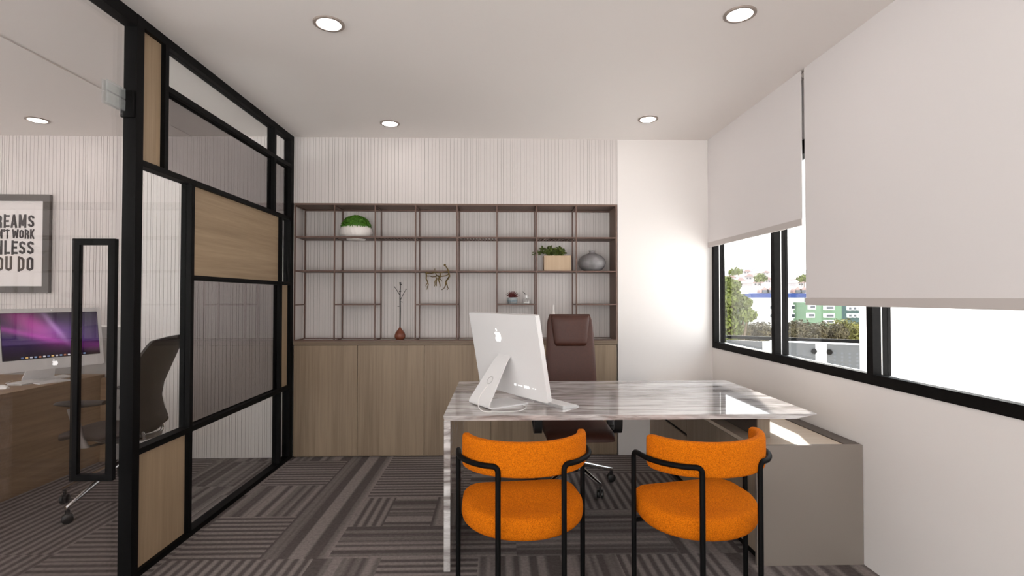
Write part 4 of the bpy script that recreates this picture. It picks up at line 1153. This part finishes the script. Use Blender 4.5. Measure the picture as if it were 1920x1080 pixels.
# buildings
def building(name, label, px0, px1, d, ytop, m, depth=8, windows=(), roof=None):
    x0, x1 = W(px0, d)[0], W(px1, d)[0]; zt = W(0, d, ytop)[2]
    t = thing(name, label, 'building', ((x0+x1)/2, d, GZ)); cx = (x0+x1)/2
    obj('walls', B((x0-cx, x1-cx, 0, depth, 0, zt-GZ)), m, t)
    for (a, b, c, e, mm) in windows:
        f = obj('window', B((W(a, d)[0]-cx, W(b, d)[0]-cx, -.25, 0, W(0, d, e)[2]-GZ, W(0, d, c)[2]-GZ)), M['out white'], t)
        wa, wb = W(a, d)[0]-cx, W(b, d)[0]-cx; za, zb = W(0, d, e)[2]-GZ, W(0, d, c)[2]-GZ; q = (wb-wa)*.16; h = (zb-za)*.22
        obj('pane', B((wa+q, wb-q, -.32, -.251, za+h, zb-h)), M['out window'], f)
    return t, cx
d = 46
b1, cx = building('white_building', 'white building with blue roof band and dark dormers', 1404, 1508, d, 558, M['out white'], windows=[(1440,1446,572,582,0), (1440,1446,588,598,0), (1480,1487,572,582,0), (1480,1487,588,598,0)])
x0, x1 = W(1402, d)[0]-cx, W(1510, d)[0]-cx
obj('roof_band', B((x0, x1, -.6, 8.4, W(0,d,558)[2]-GZ, W(0,d,550)[2]-GZ)), M['out blue'], b1)
bm = bmesh.new(); prism(bm, [(x0, W(0,d,550)[2]-GZ), (x1, W(0,d,550)[2]-GZ), (x1-1.2, W(0,d,536)[2]-GZ), (x0+1.2, W(0,d,536)[2]-GZ)], 0, 8, 'y'); obj('roof', bm, M['out white'], b1)
for c in (1428, 1440, 1490, 1501):
    xx = W(c, d)[0]-cx; z0, z1 = W(0,d,549)[2]-GZ, W(0,d,537)[2]-GZ; bm = bmesh.new(); prism(bm, [(xx-.42, z0), (xx+.42, z0), (xx+.42, z0+.25), (xx, z1), (xx-.42, z0+.25)], -.5, 2, 'y'); dm = obj('dormer', bm, M['out roof'], b1)
    obj('pane', B((xx-.22, xx+.22, -.56, -.501, z0+.02, z0+.26)), M['out window'], dm)
d = 44
building('green_building', 'pale green building with white framed windows', 1512, 1578, d, 568, M['out green'], windows=[(1543,1561,574,582,0), (1543,1561,589,597,0), (1543,1561,602,608,0), (1514,1526,572,581,0), (1511,1524,588,597,0)])
building('teal_building', 'dark teal building at the right end of the view', 1578.3, 1660, d, 560, M['out teal'], windows=[(1587,1592,575,583,0), (1596,1601,575,583,0), (1605,1610,575,583,0), (1587,1592,589,597,0), (1596,1601,589,597,0), (1605,1610,589,597,0)])
building('green_annex', 'pale green building half hidden by the tree', 1384, 1403.5, d, 575, M['out green'], windows=[(1393,1403,572,582,0), (1388,1402,587,596,0)])
rnd = random.Random(21); k = 0
hl = ['low pale house on the hillside, %s' % s for s in ('leftmost behind the tree top', 'left of the first pane centre', 'with pinkish roof near the pane centre', 'above the blue roof band', 'just left of the first mullion', 'right of the first mullion', 'between mullion and blind', 'beside the big blind edge', 'high up, under the hill top', 'high up near the mullion')]
for (px, py, w, h) in ((1370,520,16,12), (1388,527,18,14), (1404,518,16,12), (1420,530,20,12), (1440,524,14,12), (1488,526,16,14), (1502,530,14,12), (1514,522,14,12), (1400,508,14,8), (1436,510,14,8)):
    d = 92+(0,8,16,0,8,16,0,8,24,24)[k]; x0, x1 = W(px-w/2, d)[0], W(px+w/2, d)[0]; zb, zt = W(0, d, py+h/2)[2], W(0, d, py-h/2)[2]; cx = (x0+x1)/2
    t = thing('hillside_house', hl[k], 'house', (cx, d, zb), 0, 'houses on the hillside'); w_ = (x1-x0)/2; hh = zt-zb
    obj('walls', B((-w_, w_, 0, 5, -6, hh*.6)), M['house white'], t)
    bm = bmesh.new(); prism(bm, [(-w_*1.15, hh*.6+.001), (w_*1.15, hh*.6+.001), (w_*.3, hh), (-w_*.3, hh)], -.3, 5.3, 'y'); obj('roof', bm, M['out roof'], t)
    for s in (-.5, .2): obj('window', B((w_*s, w_*(s+.3), -.1, -.001, hh*.2, hh*.42)), M['out window'], t)
    k += 1
# hillside and hills
bm = bmesh.new(); pts = []
n = 60
def hz_(px): return 516-12*math.exp(-((px-1405)/70)**2)-10*math.exp(-((px-1520)/50)**2)-4*math.sin(px*.05)-18*math.exp(-((px-1900)/200)**2)
top = [(W(px, 240)[0], W(0, 240, hz_(px))[2]) for px in range(1200, 2200, 8)]
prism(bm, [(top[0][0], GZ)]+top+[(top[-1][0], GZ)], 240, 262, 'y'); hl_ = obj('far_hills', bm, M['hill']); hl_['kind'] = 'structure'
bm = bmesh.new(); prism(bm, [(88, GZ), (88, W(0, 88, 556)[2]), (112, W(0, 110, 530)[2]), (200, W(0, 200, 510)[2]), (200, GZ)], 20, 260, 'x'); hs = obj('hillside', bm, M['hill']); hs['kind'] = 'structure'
for i, (px, py) in enumerate(((1426,520), (1508,520), (1380,508))):
    d = 86; p = W(px, d, py); tree('hillside_tree', 'small yellow green tree among the hillside houses, %s' % ('left pane', 'right pane', 'near the tree top')[i], 'tree', (p[0], d, GZ), [(0,0,p[2]-GZ,.95), (.5,0,p[2]-GZ-.2,.7), (-.6,0,p[2]-GZ-.3,.7)], M['tree leaf'], .22, 120, 90+i, trunk=True)

# ------------------------------------------------------------------ light
wd = bpy.data.worlds.new('sky'); SC.world = wd; wd.use_nodes = True; t = wd.node_tree; bg = t.nodes['Background']
tc = t.nodes.new('ShaderNodeTexCoord'); sp_ = t.nodes.new('ShaderNodeSeparateXYZ'); rp = t.nodes.new('ShaderNodeValToRGB')
t.links.new(tc.outputs['Generated'], sp_.inputs[0]); t.links.new(sp_.outputs['Z'], rp.inputs['Fac']); t.links.new(rp.outputs['Color'], bg.inputs['Color'])
e = rp.color_ramp.elements; e[0].position = 0; e[0].color = (1, .975, .95, 1); e[1].position = .6; e[1].color = (.86, .93, 1, 1)
gz = t.nodes.new('ShaderNodeMapRange'); gz.inputs['From Min'].default_value = -.12; gz.inputs['From Max'].default_value = .04; gz.inputs['To Min'].default_value = 5.4; gz.inputs['To Max'].default_value = 3.4
t.links.new(sp_.outputs['Z'], gz.inputs['Value']); t.links.new(gz.outputs[0], bg.inputs['Strength'])
sun = bpy.data.lights.new('sun', 'SUN'); sun.energy = 14; sun.angle = math.radians(1.0); sun.color = (1, .95, .88)
so = bpy.data.objects.new('sun', sun); COL.objects.link(so); so.rotation_euler = Vector((-.2, -.65, -.37)).to_track_quat('-Z', 'Y').to_euler(); so.location = (6, 20, 12)

# ------------------------------------------------------------------ camera
cam = bpy.data.cameras.new('camera'); co = bpy.data.objects.new('camera', cam); COL.objects.link(co)
cam.sensor_width = 36; cam.lens = 970/1920*36; cam.clip_end = 600
co.location = (0, 0, 1.35); co.rotation_euler = (math.radians(90+1.0037), 0, math.radians(-1.5649))
SC.camera = co
SC.view_settings.view_transform = 'Standard'; SC.view_settings.look = 'None'; SC.view_settings.exposure = .36; SC.view_settings.gamma = 1; SC.view_settings.use_curve_mapping = False
SC.cycles.use_denoising = True
SC.cycles.max_bounces = 10; SC.cycles.diffuse_bounces = 6; SC.cycles.transparent_max_bounces = 24
